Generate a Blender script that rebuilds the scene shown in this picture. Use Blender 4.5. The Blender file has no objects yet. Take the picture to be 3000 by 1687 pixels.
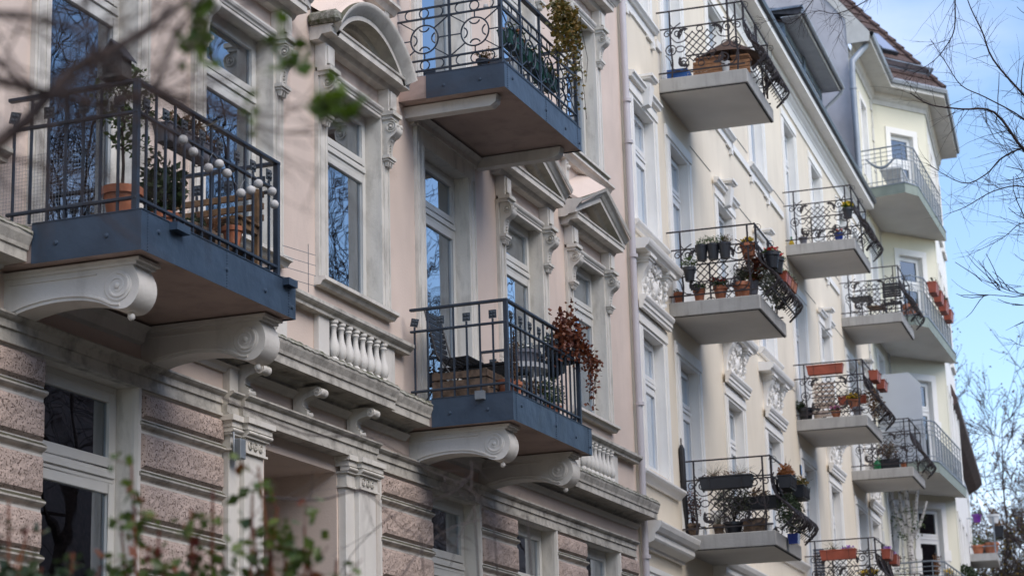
import bpy, bmesh, math, random
from mathutils import Vector, Matrix
PI = math.pi
R = math.radians
rnd = random.Random(7)
scene = bpy.context.scene
COL = scene.collection
# ------------------------------------------------------------------ camera
cam_d = bpy.data.cameras.new("camera"); cam = bpy.data.objects.new("camera", cam_d); COL.objects.link(cam)
YAW, PITCH, ROLL = R(20.4966), R(14.107), R(1.60797)
F = Vector((math.cos(PITCH)*math.cos(YAW), math.cos(PITCH)*math.sin(YAW), math.sin(PITCH)))
r0 = Vector((math.sin(YAW), -math.cos(YAW), 0)); d0 = -(r0.cross(F))
r2 = math.cos(ROLL)*r0 + math.sin(ROLL)*d0; d2 = -math.sin(ROLL)*r0 + math.cos(ROLL)*d0
mw = Matrix((( r2.x, -d2.x, -F.x, 0), (r2.y, -d2.y, -F.y, -9.0), (r2.z, -d2.z, -F.z, 1.6), (0, 0, 0, 1)))
cam.matrix_world = mw
cam_d.sensor_width = 36; cam_d.lens = 5372.35/2576*36
cam_d.clip_start = 0.1; cam_d.clip_end = 3000
cam_d.dof.use_dof = True; cam_d.dof.focus_distance = 21; cam_d.dof.aperture_fstop = 3.0
scene.camera = cam
# ------------------------------------------------------------------ sky and sun
SUN_EL, SUN_AZ = 46, 251     # azimuth of the sun measured from +X towards +Y
world = bpy.data.worlds.new("World"); scene.world = world; world.use_nodes = True
nt = world.node_tree; nt.nodes.clear()
wo = nt.nodes.new('ShaderNodeOutputWorld'); bg = nt.nodes.new('ShaderNodeBackground')
sky = nt.nodes.new('ShaderNodeTexSky'); sky.sky_type = 'NISHITA'; sky.sun_disc = False
sky.sun_elevation = R(SUN_EL); sky.sun_rotation = R(90-SUN_AZ); sky.air_density = 1.0; sky.dust_density = 0.3; sky.ozone_density = 2.4
tc = nt.nodes.new('ShaderNodeTexCoord'); mp = nt.nodes.new('ShaderNodeMapping'); mp.inputs['Scale'].default_value = (1, 1, 2.6)
nz = nt.nodes.new('ShaderNodeTexNoise'); nz.inputs['Scale'].default_value = 2.6; nz.inputs['Detail'].default_value = 7; nz.inputs['Roughness'].default_value = .5
cr = nt.nodes.new('ShaderNodeValToRGB'); cr.color_ramp.elements[0].position = .46; cr.color_ramp.elements[1].position = .78
cr.color_ramp.elements[0].color = (0, 0, 0, 1); cr.color_ramp.elements[1].color = (.75, .75, .75, 1)
mx = nt.nodes.new('ShaderNodeMixRGB'); mx.inputs['Color2'].default_value = (7.2, 7.0, 8.0, 1)
nt.links.new(tc.outputs['Generated'], mp.inputs['Vector']); nt.links.new(mp.outputs['Vector'], nz.inputs['Vector'])
nt.links.new(nz.outputs['Fac'], cr.inputs['Fac']); nt.links.new(cr.outputs['Color'], mx.inputs['Fac'])
nt.links.new(sky.outputs['Color'], mx.inputs['Color1']); nt.links.new(mx.outputs['Color'], bg.inputs['Color'])
bg.inputs['Strength'].default_value = 0.15
nt.links.new(bg.outputs['Background'], wo.inputs['Surface'])
sd = bpy.data.lights.new("sun", 'SUN'); sd.energy = 1.5; sd.angle = R(42); sd.color = (1, .90, .78)
so = bpy.data.objects.new("sun", sd); COL.objects.link(so)
sdir = Vector((math.cos(R(SUN_EL))*math.cos(R(SUN_AZ)), math.cos(R(SUN_EL))*math.sin(R(SUN_AZ)), math.sin(R(SUN_EL))))
so.rotation_euler = (-sdir).to_track_quat('-Z', 'Y').to_euler()
scene.view_settings.view_transform = 'Standard'; scene.view_settings.look = 'None'
scene.view_settings.gamma = 1; scene.view_settings.use_curve_mapping = False
scene.view_settings.exposure = 0.78
scene.render.engine = 'CYCLES'
scene.cycles.max_bounces = 7; scene.cycles.transparent_max_bounces = 12
# ------------------------------------------------------------------ helpers
class MB:
    def __init__(s): s.v = []; s.f = []; s.sm = []
    def add(s, v, f, sm=False):
        n = len(s.v); s.v += [tuple(p) for p in v]; s.f += [tuple(i+n for i in q) for q in f]; s.sm += [sm]*len(f); return s
    def box(s, x0, x1, y0, y1, z0, z1):
        return s.add([(x0,y0,z0),(x1,y0,z0),(x1,y1,z0),(x0,y1,z0),(x0,y0,z1),(x1,y0,z1),(x1,y1,z1),(x0,y1,z1)],
            [(0,3,2,1),(4,5,6,7),(0,1,5,4),(1,2,6,5),(2,3,7,6),(3,0,4,7)])
    def tbox(s, cx, cy, z0, z1, w0, d0, w1, d1):    # tapered box, bottom w0 x d0, top w1 x d1
        a=w0/2;b=d0/2;c=w1/2;d=d1/2
        return s.add([(cx-a,cy-b,z0),(cx+a,cy-b,z0),(cx+a,cy+b,z0),(cx-a,cy+b,z0),(cx-c,cy-d,z1),(cx+c,cy-d,z1),(cx+c,cy+d,z1),(cx-c,cy+d,z1)],
            [(0,3,2,1),(4,5,6,7),(0,1,5,4),(1,2,6,5),(2,3,7,6),(3,0,4,7)])
    def ext(s, prof, axis, a0, a1, sm=False):       # profile extruded along an axis
        def m(p, a):
            return (a, p[0], p[1]) if axis == 'x' else ((p[0], a, p[1]) if axis == 'y' else (p[0], p[1], a))
        n = len(prof); v = [m(p, a0) for p in prof]+[m(p, a1) for p in prof]
        s.add(v, [(i, (i+1) % n, (i+1) % n+n, i+n) for i in range(n)], sm)
        s.add(v, [tuple(range(n))[::-1], tuple(range(n, 2*n))], False); return s
    def tube(s, pts, r, n=5, closed=False, caps=True, flat=None):
        pts = [Vector(p) for p in pts]; k = len(pts)
        if k < 2: return s
        rs = r if hasattr(r, '__len__') else [r]*k
        v = []; up = None
        for i, p in enumerate(pts):
            if closed: t = pts[(i+1) % k]-pts[i-1]
            else: t = pts[min(i+1, k-1)]-pts[max(i-1, 0)]
            if t.length < 1e-9: t = Vector((0,0,1))
            t.normalize()
            if up is None:
                up = Vector((0,0,1)) if abs(t.z) < .9 else Vector((1,0,0))
            a = t.cross(up)
            if a.length < 1e-4: a = t.cross(Vector((1,.3,0)))
            a.normalize(); b = a.cross(t); b.normalize(); up = b
            for j in range(n):
                an = 2*PI*j/n + PI/n
                v.append(p + a*math.cos(an)*rs[i] + b*math.sin(an)*rs[i])
        f = []
        for i in range(k if closed else k-1):
            i2 = (i+1) % k
            for j in range(n): j2 = (j+1) % n; f.append((i*n+j, i*n+j2, i2*n+j2, i2*n+j))
        s.add(v, f, n > 4)
        if caps and not closed: s.add([v[j] for j in range(n)]+v[(k-1)*n:], [tuple(range(n))[::-1], tuple(range(n, 2*n))])
        return s
    def lathe(s, prof, c=(0,0,0), n=12, axis='z', sm=True, capb=True, capt=True):
        v = []
        for (r, h) in prof:
            for j in range(n):
                a = 2*PI*j/n; x = r*math.cos(a); y = r*math.sin(a)
                p = (x, y, h) if axis == 'z' else ((h, x, y) if axis == 'x' else (x, h, y))
                v.append((p[0]+c[0], p[1]+c[1], p[2]+c[2]))
        f = [(i*n+j, i*n+(j+1) % n, (i+1)*n+(j+1) % n, (i+1)*n+j) for i in range(len(prof)-1) for j in range(n)]
        s.add(v, f, sm)
        if capb and prof[0][0] > 1e-4: s.add(v[:n], [tuple(range(n))[::-1]])
        if capt and prof[-1][0] > 1e-4: s.add(v[-n:], [tuple(range(n))])
        return s
    def ball(s, c, r, n=10, m=6, sq=1.0):
        return s.lathe([(r*math.sin(PI*i/m)+1e-5, -r*sq*math.cos(PI*i/m)) for i in range(m+1)], c, n, capb=False, capt=False)
    def xf(s, M):
        s.v = [tuple(M @ Vector(p)) for p in s.v]; return s
    def mesh(s, name, mat, bevel=0, recalc=True):
        me = bpy.data.meshes.new(name); me.from_pydata(s.v, [], s.f)
        for p, q in zip(me.polygons, s.sm): p.use_smooth = q
        if bevel or recalc:
            b = bmesh.new(); b.from_mesh(me)
            if bevel:
                bmesh.ops.remove_doubles(b, verts=b.verts, dist=1e-5)
                es = [e for e in b.edges if len(e.link_faces) == 2 and e.calc_face_angle(0) > .7]
                bmesh.ops.bevel(b, geom=es, offset=bevel, segments=1, affect='EDGES', clamp_overlap=True)
            if recalc: bmesh.ops.recalc_face_normals(b, faces=b.faces)
            b.to_mesh(me); b.free()
        me.materials.append(mat); me.update()
        if any(s.sm):
            try: me.set_sharp_from_angle(angle=R(42))
            except Exception: pass
        return me
    def build(s, name, mat, parent=None, loc=(0,0,0), bevel=0, **kw):
        return link(name, s.mesh(name, mat, bevel), parent, loc, **kw)
def link(name, me, parent=None, loc=(0,0,0), rot=0, label=None, cat=None, group=None, kind=None, scale=None):
    o = bpy.data.objects.new(name, me); COL.objects.link(o)
    o.parent = parent; o.location = loc
    o.rotation_euler = rot if hasattr(rot, '__len__') else (0, 0, rot)
    if scale is not None: o.scale = scale if hasattr(scale, '__len__') else (scale,)*3
    tag(o, label, cat, group, kind); return o
def tag(o, label=None, cat=None, group=None, kind=None):
    if label: o['label'] = label
    if cat: o['category'] = cat
    if group: o['group'] = group
    if kind: o['kind'] = kind
    return o
def empty(name, loc, rot=0, label=None, cat=None, group=None, parent=None):
    return link(name, None, parent, loc, rot, label, cat, group)
def copy_tree(o, parent=None, loc=None):
    c = o.copy(); COL.objects.link(c); c.parent = parent
    if loc is not None: c.location = loc
    for ch in KIDS.get(o.name, []): copy_tree(ch, c)
    return c
KIDS = {}
def reg(o): KIDS[o.name] = [c for c in COL.objects if c.parent == o]; return o
# ------------------------------------------------------------------ materials
def mat(name, col, rough=.7, var=.12, scale=6, bump=0, bscale=60, metal=0, dirt=None, dscale=(3,3,.6), dlo=.5, dhi=.75, dfac=.6, moss=None, spec=.5, subs=None, col2=None, hue=0, bdist=.01):
    m = bpy.data.materials.new(name); m.use_nodes = True; n = m.node_tree; L = n.links
    b = n.nodes['Principled BSDF']; b.inputs['Roughness'].default_value = rough; b.inputs['Metallic'].default_value = metal
    b.inputs['Specular IOR Level'].default_value = spec
    t = n.nodes.new('ShaderNodeTexCoord'); gm = n.nodes.new('ShaderNodeNewGeometry')
    z = n.nodes.new('ShaderNodeTexNoise'); z.inputs['Scale'].default_value = scale; z.inputs['Detail'].default_value = 5; L.new(gm.outputs['Position'], z.inputs['Vector'])
    x = n.nodes.new('ShaderNodeMixRGB'); c2 = col2 or tuple(c*(1-2*var) for c in col)
    x.inputs['Color1'].default_value = (*[min(1, c*(1+var)) for c in col], 1) if not col2 else (*col, 1); x.inputs['Color2'].default_value = (*c2, 1)
    rp = n.nodes.new('ShaderNodeValToRGB'); rp.color_ramp.elements[0].position = .3; rp.color_ramp.elements[1].position = .7
    L.new(z.outputs['Fac'], rp.inputs['Fac']); L.new(rp.outputs['Color'], x.inputs['Fac']); out = x.outputs['Color']
    if dirt:
        mpn = n.nodes.new('ShaderNodeMapping'); mpn.inputs['Scale'].default_value = dscale; L.new(gm.outputs['Position'], mpn.inputs['Vector'])
        z2 = n.nodes.new('ShaderNodeTexNoise'); z2.inputs['Scale'].default_value = 1.0; z2.inputs['Detail'].default_value = 8; z2.inputs['Roughness'].default_value = .65; L.new(mpn.outputs['Vector'], z2.inputs['Vector'])
        r = n.nodes.new('ShaderNodeValToRGB'); r.color_ramp.elements[0].position = dlo; r.color_ramp.elements[1].position = dhi; r.color_ramp.elements[1].color = (dfac,)*3+(1,)
        L.new(z2.outputs['Fac'], r.inputs['Fac'])
        y = n.nodes.new('ShaderNodeMixRGB'); y.inputs['Color2'].default_value = (*dirt, 1); L.new(r.outputs['Color'], y.inputs['Fac']); L.new(out, y.inputs['Color1']); out = y.outputs['Color']
    if moss:
        sx = n.nodes.new('ShaderNodeSeparateXYZ'); L.new(gm.outputs['True Normal'], sx.inputs['Vector'])
        z3 = n.nodes.new('ShaderNodeTexNoise'); z3.inputs['Scale'].default_value = 9; z3.inputs['Detail'].default_value = 6; L.new(gm.outputs['Position'], z3.inputs['Vector'])
        ma = n.nodes.new('ShaderNodeMath'); ma.operation = 'MULTIPLY_ADD'; ma.inputs[1].default_value = .8; L.new(sx.outputs['Z'], ma.inputs[0]); L.new(z3.outputs['Fac'], ma.inputs[2])
        r = n.nodes.new('ShaderNodeValToRGB'); r.color_ramp.elements[0].position = .78; r.color_ramp.elements[1].position = 1.0
        L.new(ma.outputs[0], r.inputs['Fac'])
        y = n.nodes.new('ShaderNodeMixRGB'); y.inputs['Color2'].default_value = (*moss, 1); L.new(r.outputs['Color'], y.inputs['Fac']); L.new(out, y.inputs['Color1']); out = y.outputs['Color']
    L.new(out, b.inputs['Base Color'])
    if bump:
        z4 = n.nodes.new('ShaderNodeTexNoise'); z4.inputs['Scale'].default_value = bscale; z4.inputs['Detail'].default_value = 4; L.new(gm.outputs['Position'], z4.inputs['Vector'])
        bm = n.nodes.new('ShaderNodeBump'); bm.inputs['Strength'].default_value = bump; bm.inputs['Distance'].default_value = bdist; L.new(z4.outputs['Fac'], bm.inputs['Height']); L.new(bm.outputs['Normal'], b.inputs['Normal'])
    return m
M = {}
M['pink'] = mat('pink_plaster', (.71,.585,.505), .9, .05, 1.2, .25, 40, dirt=(.34,.28,.25), dscale=(2.2,2.2,.45), dlo=.55, dhi=.8, dfac=.35)
M['trim'] = mat('grey_white_stucco', (.69,.655,.595), .8, .05, 2, .3, 30, dirt=(.19,.175,.15), dscale=(7,7,2.2), dlo=.50, dhi=.80, dfac=.62, moss=(.10,.095,.06))
M['grime_shade'] = mat('grimy_shaded_grey_stucco', (.55,.52,.465), .85, .08, 2, .4, 30, dirt=(.10,.092,.08), dscale=(6,6,5), dlo=.46, dhi=.72, dfac=.75, moss=(.08,.075,.045))  # grime, plus the shade beneath the mouldings put into a darker colour
M['trimc'] = mat('clean_stucco', (.70,.67,.62), .8, .04, 2, .25, 30, dirt=(.30,.28,.25), dscale=(5,5,1.2), dlo=.52, dhi=.82, dfac=.45)
M['mossy'] = mat('mossy_ledge', (.30,.29,.25), .95, .2, 14, .6, 45, dirt=(.06,.07,.025), dscale=(14,14,14), dlo=.4, dhi=.6, dfac=.9)
def rough_block():
    m = mat('rough_pink_block', (.54,.425,.37), .95, .10, 3)
    n = m.node_tree; L = n.links; b = n.nodes['Principled BSDF']; g = n.nodes.new('ShaderNodeNewGeometry')
    v = n.nodes.new('ShaderNodeTexNoise'); v.inputs['Scale'].default_value = 62; v.inputs['Detail'].default_value = 3; v.inputs['Roughness'].default_value=.6; L.new(g.outputs['Position'], v.inputs['Vector'])
    r = n.nodes.new('ShaderNodeValToRGB'); r.color_ramp.elements[0].position = .36; r.color_ramp.elements[1].position = .43
    L.new(v.outputs['Fac'], r.inputs['Fac'])
    bm = n.nodes.new('ShaderNodeBump'); bm.inputs['Strength'].default_value = 1; bm.inputs['Distance'].default_value = .02; L.new(r.outputs['Color'], bm.inputs['Height']); L.new(bm.outputs['Normal'], b.inputs['Normal'])
    old = b.inputs['Base Color'].links[0].from_socket
    x = n.nodes.new('ShaderNodeMixRGB'); x.inputs['Color1'].default_value = (.17,.115,.09, 1); L.new(r.outputs['Color'], x.inputs['Fac']); L.new(old, x.inputs['Color2']); L.new(x.outputs['Color'], b.inputs['Base Color'])
    return m
M['block'] = rough_block()
M['cream'] = mat('cream_plaster', (.80,.715,.58), .9, .03, .8, .15, 30, dirt=(.50,.44,.35), dscale=(1.5,1.5,.35), dlo=.5, dhi=.85, dfac=.4)
M['white'] = mat('white_stucco', (.85,.83,.79), .7, .03, 2, .12, 25, dirt=(.52,.50,.47), dscale=(4,4,.8), dlo=.55, dhi=.85, dfac=.4)
M['yellow'] = mat('pale_yellow_plaster', (.76,.725,.585), .9, .03, .8, .15, 30, dirt=(.5,.5,.38), dscale=(1.5,1.5,.3), dlo=.55, dhi=.9, dfac=.4)
M['greywall'] = mat('grey_render_gable', (.50,.49,.52), .9, .08, 1.5, .5, 25, dirt=(.40,.39,.42), dscale=(2,2,1), dlo=.5, dhi=.7, dfac=.5)
M['bluemetal'] = mat('blue_painted_sheet_metal', (.037,.062,.10), .42, .10, 2.5, .6, 3.2, dirt=(.022,.034,.05), dscale=(3,3,.7), dlo=.5, dhi=.8, dfac=.5, spec=.6, bdist=.03)
M['rail'] = mat('dark_blue_iron', (.026,.038,.058), .45, .15, 8, .2, 60, spec=.5)
M['rosette'] = mat('cast_rosette_iron', (.045,.06,.078), .5, .2, 20, .5, 60)
M['iron'] = mat('wrought_iron', (.030,.022,.024), .55, .3, 10, .3, 80, dirt=(.06,.03,.02), dscale=(9,9,9), dlo=.5, dhi=.7, dfac=.5)
M['winframe'] = mat('white_window_paint', (.66,.65,.61), .4, .03, 3, .05, 20)
M['winframew'] = mat('bright_window_paint', (.78,.78,.77), .4, .02, 3)
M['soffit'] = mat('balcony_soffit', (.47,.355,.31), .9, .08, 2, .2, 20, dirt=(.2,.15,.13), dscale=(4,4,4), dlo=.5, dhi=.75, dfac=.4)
M['conc'] = mat('balcony_concrete', (.42,.405,.38), .9, .06, 3, .3, 30, dirt=(.17,.16,.14), dscale=(9,9,1.2), dlo=.48, dhi=.78, dfac=.55)
M['concunder'] = mat('painted_slab_underside', (.66,.63,.59), .9, .04, 1.5, .1, 20)
M['drip'] = mat('black_drip_joint', (.02,.02,.02), .8)
M['terra'] = mat('terracotta', (.42,.145,.07), .8, .15, 9, .2, 40, dirt=(.45,.30,.22), dscale=(12,12,12), dlo=.5, dhi=.75, dfac=.5)
M['terrap'] = mat('terracotta_plastic', (.38,.085,.045), .5, .08, 9)
M['black'] = mat('black_plastic', (.022,.024,.030), .45, .1, 9)
M['blackwood'] = mat('black_painted_wood', (.016,.016,.020), .5, .2, 12)
M['wood'] = mat('weathered_oak', (.22,.13,.065), .7, .25, 14, .3, 50)
M['orangewood'] = mat('orange_slat_wood', (.42,.20,.09), .6, .2, 12, .2, 50)
M['greywood'] = mat('grey_crate_wood', (.16,.105,.07), .85, .3, 14, .4, 60)
M['lantern'] = mat('paper_lantern', (.56,.545,.53), .8, .04, 30)
M['string'] = mat('cord', (.25,.25,.25), .8)
M['bark'] = mat('dark_bark', (.045,.030,.028), .9, .3, 20, .4, 50)
M['barkwarm'] = mat('brown_twig_bark', (.065,.042,.035), .9, .2, 20)
M['birch'] = mat('birch_bark', (.62,.59,.56), .85, .1, 6, .3, 30, dirt=(.06,.05,.045), dscale=(9,9,22), dlo=.52, dhi=.58, dfac=.9)
M['barkfar'] = mat('far_bark', (.085,.065,.06), .9, .3, 2)
M['budred'] = mat('reddish_buds', (.16,.075,.06), .8, .3, 6)
M['tile'] = mat('brown_roof_tile', (.085,.05,.043), .7, .25, 5, .3, 30)
M['slate'] = mat('dark_slate', (.05,.05,.058), .6, .3, 7)
M['zinc'] = mat('zinc_sheet', (.22,.255,.30), .45, .15, 3, .2, 5, metal=.5)
M['zincpipe'] = mat('grey_zinc_pipe', (.30,.33,.37), .45, .08, 3, metal=.3)
M['darkedge'] = mat('dark_gutter', (.03,.04,.055), .4)
M['bluedormer'] = mat('weathered_blue_dormer_cheek', (.17,.24,.32), .6, .3, 5, dirt=(.3,.33,.36), dscale=(3,3,1), dlo=.45, dhi=.7, dfac=.6)
M['greyboard'] = mat('grey_soffit_board', (.68,.68,.68), .6, .06, 4)
M['beamwhite'] = mat('offwhite_eaves_paint', (.60,.585,.55), .7, .05, 3, dirt=(.3,.28,.25), dscale=(4,4,2), dlo=.5, dhi=.8, dfac=.4)
M['greenband'] = mat('pale_green_fascia', (.25,.29,.25), .7, .08, 3)
M['greysteel'] = mat('galvanised_steel', (.24,.27,.30), .45, .1, 8, metal=.3)
M['panel'] = mat('grey_privacy_panel', (.50,.53,.57), .55, .02, 2)
M['asphalt'] = mat('asphalt', (.05,.05,.052), .9, .2, 30, .5, 80)
M['paving'] = mat('paving', (.075,.07,.062), .9, .15, 4, .4, 30)
M['earth'] = mat('front_garden_soil', (.045,.04,.026), 1, .3, 5, .5, 30)
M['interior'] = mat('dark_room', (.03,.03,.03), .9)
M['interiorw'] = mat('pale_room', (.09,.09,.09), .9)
M['curtain'] = mat('pale_curtain', (.42,.43,.43), .9, .05, 5)
M['blue'] = mat('blue_plastic', (.03,.13,.42), .4)
M['bluepot'] = mat('glazed_blue_pot', (.02,.045,.25), .25)
M['greypot'] = mat('grey_pot', (.20,.20,.23), .5)
M['greenp'] = mat('dark_green_plastic', (.012,.075,.055), .4)
M['greencan'] = mat('green_watering_can_plastic', (.01,.20,.07), .4)
M['purple'] = mat('purple_pot_plastic', (.16,.03,.28), .4)
M['whitep'] = mat('white_plastic', (.72,.72,.71), .5)
M['soil'] = mat('potting_soil', (.03,.02,.014), 1)
M['parasol'] = mat('brown_parasol_fabric', (.085,.045,.028), .85, .2, 6)
M['canvas'] = mat('beige_canvas', (.55,.44,.36), .9, .05, 6)
M['greycanvas'] = mat('grey_blue_canvas', (.12,.14,.19), .8, .1, 6)
M['heather'] = mat('dry_heather', (.20,.095,.05), .95, .3, 30)
M['red'] = mat('red_petals', (.55,.03,.02), .6)
M['yellowf'] = mat('yellow_petals', (.75,.50,.02), .6)
M['whitef'] = mat('white_petals', (.75,.75,.70), .6)
M['violet'] = mat('violet_petals', (.35,.16,.50), .6)
M['pinkf'] = mat('pink_petals', (.60,.18,.38), .6)
M['mesh'] = mat('thin_wire', (.22,.23,.25), .5, metal=.6)
M['glaspv'] = mat('skylight_glass', (.30,.34,.46), .1, .02, 2)
def leafmat(name, a, b, rough=.5, trans=.25):
    m = bpy.data.materials.new(name); m.use_nodes = True; n = m.node_tree; L = n.links; p = n.nodes['Principled BSDF']
    g = n.nodes.new('ShaderNodeNewGeometry'); z = n.nodes.new('ShaderNodeTexNoise'); z.inputs['Scale'].default_value = 14; z.inputs['Detail'].default_value = 2
    L.new(g.outputs['Position'], z.inputs['Vector'])
    r = n.nodes.new('ShaderNodeValToRGB'); r.color_ramp.elements[0].position = .35; r.color_ramp.elements[1].position = .65
    r.color_ramp.elements[0].color = (*a, 1); r.color_ramp.elements[1].color = (*b, 1)
    L.new(z.outputs['Fac'], r.inputs['Fac']); L.new(r.outputs['Color'], p.inputs['Base Color']); p.inputs['Roughness'].default_value = rough
    t = n.nodes.new('ShaderNodeBsdfTranslucent'); L.new(r.outputs['Color'], t.inputs['Color'])
    x = n.nodes.new('ShaderNodeMixShader'); x.inputs['Fac'].default_value = trans
    L.new(p.outputs['BSDF'], x.inputs[1]); L.new(t.outputs['BSDF'], x.inputs[2]); L.new(x.outputs['Shader'], n.nodes['Material Output'].inputs['Surface'])
    return m
M['leafdark'] = leafmat('dark_evergreen_leaf', (.018,.035,.012), (.05,.08,.028))
M['leafmid'] = leafmat('mid_green_leaf', (.04,.075,.02), (.09,.14,.035))
M['leafbright'] = leafmat('spring_leaf', (.075,.13,.012), (.13,.20,.02), trans=.35)
M['leafolive'] = leafmat('olive_leaf', (.05,.06,.04), (.12,.13,.09))
M['leafrose'] = leafmat('rose_leaf', (.035,.07,.016), (.15,.20,.035), rough=.4, trans=.3)
M['leafrosered'] = leafmat('young_red_leaf', (.15,.03,.025), (.25,.09,.03))
M['leafred'] = leafmat('red_vine_leaf', (.085,.018,.014), (.22,.07,.025))
M['leafivy'] = leafmat('turning_ivy_leaf', (.05,.07,.012), (.26,.15,.03))
M['leafbrown'] = leafmat('brown_dry_leaf', (.10,.055,.025), (.22,.12,.06))
M['leafrust'] = leafmat('rusty_leaf', (.28,.10,.03), (.40,.17,.06))
M['conifer'] = leafmat('conifer_spray', (.02,.035,.012), (.085,.065,.03))
M['grassdry'] = leafmat('dry_stems', (.10,.085,.05), (.24,.20,.12))
def glass():
    m = bpy.data.materials.new('window_glass'); m.use_nodes = True; n = m.node_tree; L = n.links; n.nodes.clear()
    o = n.nodes.new('ShaderNodeOutputMaterial'); g = n.nodes.new('ShaderNodeBsdfGlossy'); g.inputs['Roughness'].default_value = .004; g.inputs['Color'].default_value = (.84,.91,1,1)
    t = n.nodes.new('ShaderNodeBsdfTransparent'); t.inputs['Color'].default_value = (.55,.60,.60,1)
    f = n.nodes.new('ShaderNodeFresnel'); f.inputs['IOR'].default_value = 1.55
    geo = n.nodes.new('ShaderNodeNewGeometry'); z = n.nodes.new('ShaderNodeTexNoise'); z.inputs['Scale'].default_value = 2.2; z.inputs['Detail'].default_value = 1
    L.new(geo.outputs['Position'], z.inputs['Vector']); b = n.nodes.new('ShaderNodeBump'); b.inputs['Strength'].default_value = .12; b.inputs['Distance'].default_value = .012
    L.new(z.outputs['Fac'], b.inputs['Height']); L.new(b.outputs['Normal'], g.inputs['Normal'])
    # two panes of a double glazing reflect about twice as much as one surface
    k = n.nodes.new('ShaderNodeMath'); k.operation = 'MULTIPLY'; k.inputs[1].default_value = 3.3; k.use_clamp = True; L.new(f.outputs['Fac'], k.inputs[0])
    x = n.nodes.new('ShaderNodeMixShader'); L.new(k.outputs[0], x.inputs['Fac']); L.new(t.outputs['BSDF'], x.inputs[1]); L.new(g.outputs['BSDF'], x.inputs[2])
    L.new(x.outputs['Shader'], o.inputs['Surface']); return m
M['glass'] = glass()
# ------------------------------------------------------------------ ground
MB().box(-60, 160, -60, 60, -.3, 0).build('ground', M['earth'], kind='structure')
MB().box(-60, 160, -24, -12.5, .004, .05).build('road', M['asphalt'], kind='structure')
MB().box(-60, 160, -12.5, -5.0, .004, .16).build('pavement', M['paving'], kind='structure')
# ------------------------------------------------------------------ facade tools
def wall_mesh(x0, x1, z0, z1, ops, thick=.35, y=0):
    """front face with rectangular openings and their reveals"""
    mb = MB(); xs = sorted({x0, x1, *[o[0] for o in ops], *[o[1] for o in ops]}); zs = sorted({z0, z1, *[o[2] for o in ops], *[o[3] for o in ops]})
    xs = [x for x in xs if x0 <= x <= x1]; zs = [z for z in zs if z0 <= z <= z1]
    for i in range(len(xs)-1):
        for j in range(len(zs)-1):
            cx = (xs[i]+xs[i+1])/2; cz = (zs[j]+zs[j+1])/2
            if any(o[0] < cx < o[1] and o[2] < cz < o[3] for o in ops): continue
            mb.add([(xs[i],y,zs[j]),(xs[i+1],y,zs[j]),(xs[i+1],y,zs[j+1]),(xs[i],y,zs[j+1])], [(0,1,2,3)])
    rv_ = MB()
    for (a, b, c, d) in ops:
        t = y+thick
        mb_ = rv_
        mb_.add([(a,y,c),(a,y,d),(a,t,d),(a,t,c)], [(0,1,2,3)]); mb_.add([(b,y,c),(b,t,c),(b,t,d),(b,y,d)], [(0,1,2,3)])
        mb_.add([(a,y,d),(b,y,d),(b,t,d),(a,t,d)], [(0,1,2,3)]); mb_.add([(a,y,c),(a,t,c),(b,t,c),(b,y,c)], [(0,1,2,3)])
    mb.reveal = rv_
    return mb
def reveals(mb, mt, par):
    v, f = mb.reveal.v, mb.reveal.f
    for k in range(0, len(f), 4):
        MB().add(v[k*4:k*4+16], [(0,1,2,3),(4,5,6,7),(8,9,10,11),(12,13,14,15)]).build('porch_reveal' if (mt == 'trim' and k == len(f)-4) else 'window_reveal', M['pink' if (mt == 'trim' and k == len(f)-4) else mt], par)
WIN_CACHE = {}
def window(bld, cx, z0, z1, hw, dep, tr, fr='winframe', curtain=None, y=0, fw=.075, mull=False, name='window'):
    """casement window set dep behind the wall face; origin at the middle of its sill"""
    key = (round(z1-z0, 3), hw, round(tr-z0, 3) if tr else None, fr, fw, mull, name)
    if key not in WIN_CACHE:
        h = z1-z0; w = hw; t = (tr-z0) if tr else None; mb = MB()
        def frame(a, b, c, d, k, y0, y1):
            mb.box(a, a+k, y0, y1, c, d); mb.box(b-k, b, y0, y1, c, d); mb.box(a+k, b-k, y0, y1, c, c+k); mb.box(a+k, b-k, y0, y1, d-k, d)
        frame(-w, w, 0, h, .05, 0, .09)
        panes = []
        secs = [(.05, h-.05)] if t is None else [(.05, t-.06), (t+.06, h-.05)]
        if t: mb.box(-w+.05, w-.05, -.012, .09, t-.058, t+.058); mb.box(-w+.05, w-.05, -.03, -.012, t-.02, t+.03)
        cols = [(-w+.053, w-.053)] if not mull else [(-w+.053, -.002), (.002, w-.053)]
        for (c, d) in secs:
            for (a, b) in cols:
                frame(a, b, c+.003, d-.003, fw, -.018, .07); panes.append((a+fw, b-fw, c+fw+.003, d-fw-.003))
        WIN_CACHE[key] = (mb.mesh(name, M[fr], bevel=.004), [MB().box(a-.004, b+.004, .012, .016, c-.004, d+.004).mesh('pane', M['glass']) for (a, b, c, d) in panes])
    me, pm = WIN_CACHE[key]
    w_ = link(name, me, bld, (cx, y+dep, z0))
    for p in pm: link('pane', p, w_)
    if curtain:
        a, b, col = curtain; c = MB(); n = 26; pts = []
        x0 = -hw*.95+a*2*hw*.95; x1 = -hw*.95+b*2*hw*.95
        v = []
        for i in range(n+1):
            x = x0+(x1-x0)*i/n; yy = .22+.02*math.sin(i*1.9)+.01*math.sin(i*.7); v += [(x, yy, .05), (x, yy, z1-z0-.05)]
        c.add(v, [(2*i, 2*i+2, 2*i+3, 2*i+1) for i in range(n)], True)
        c.build('curtain', M[col], w_)
    return w_
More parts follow.
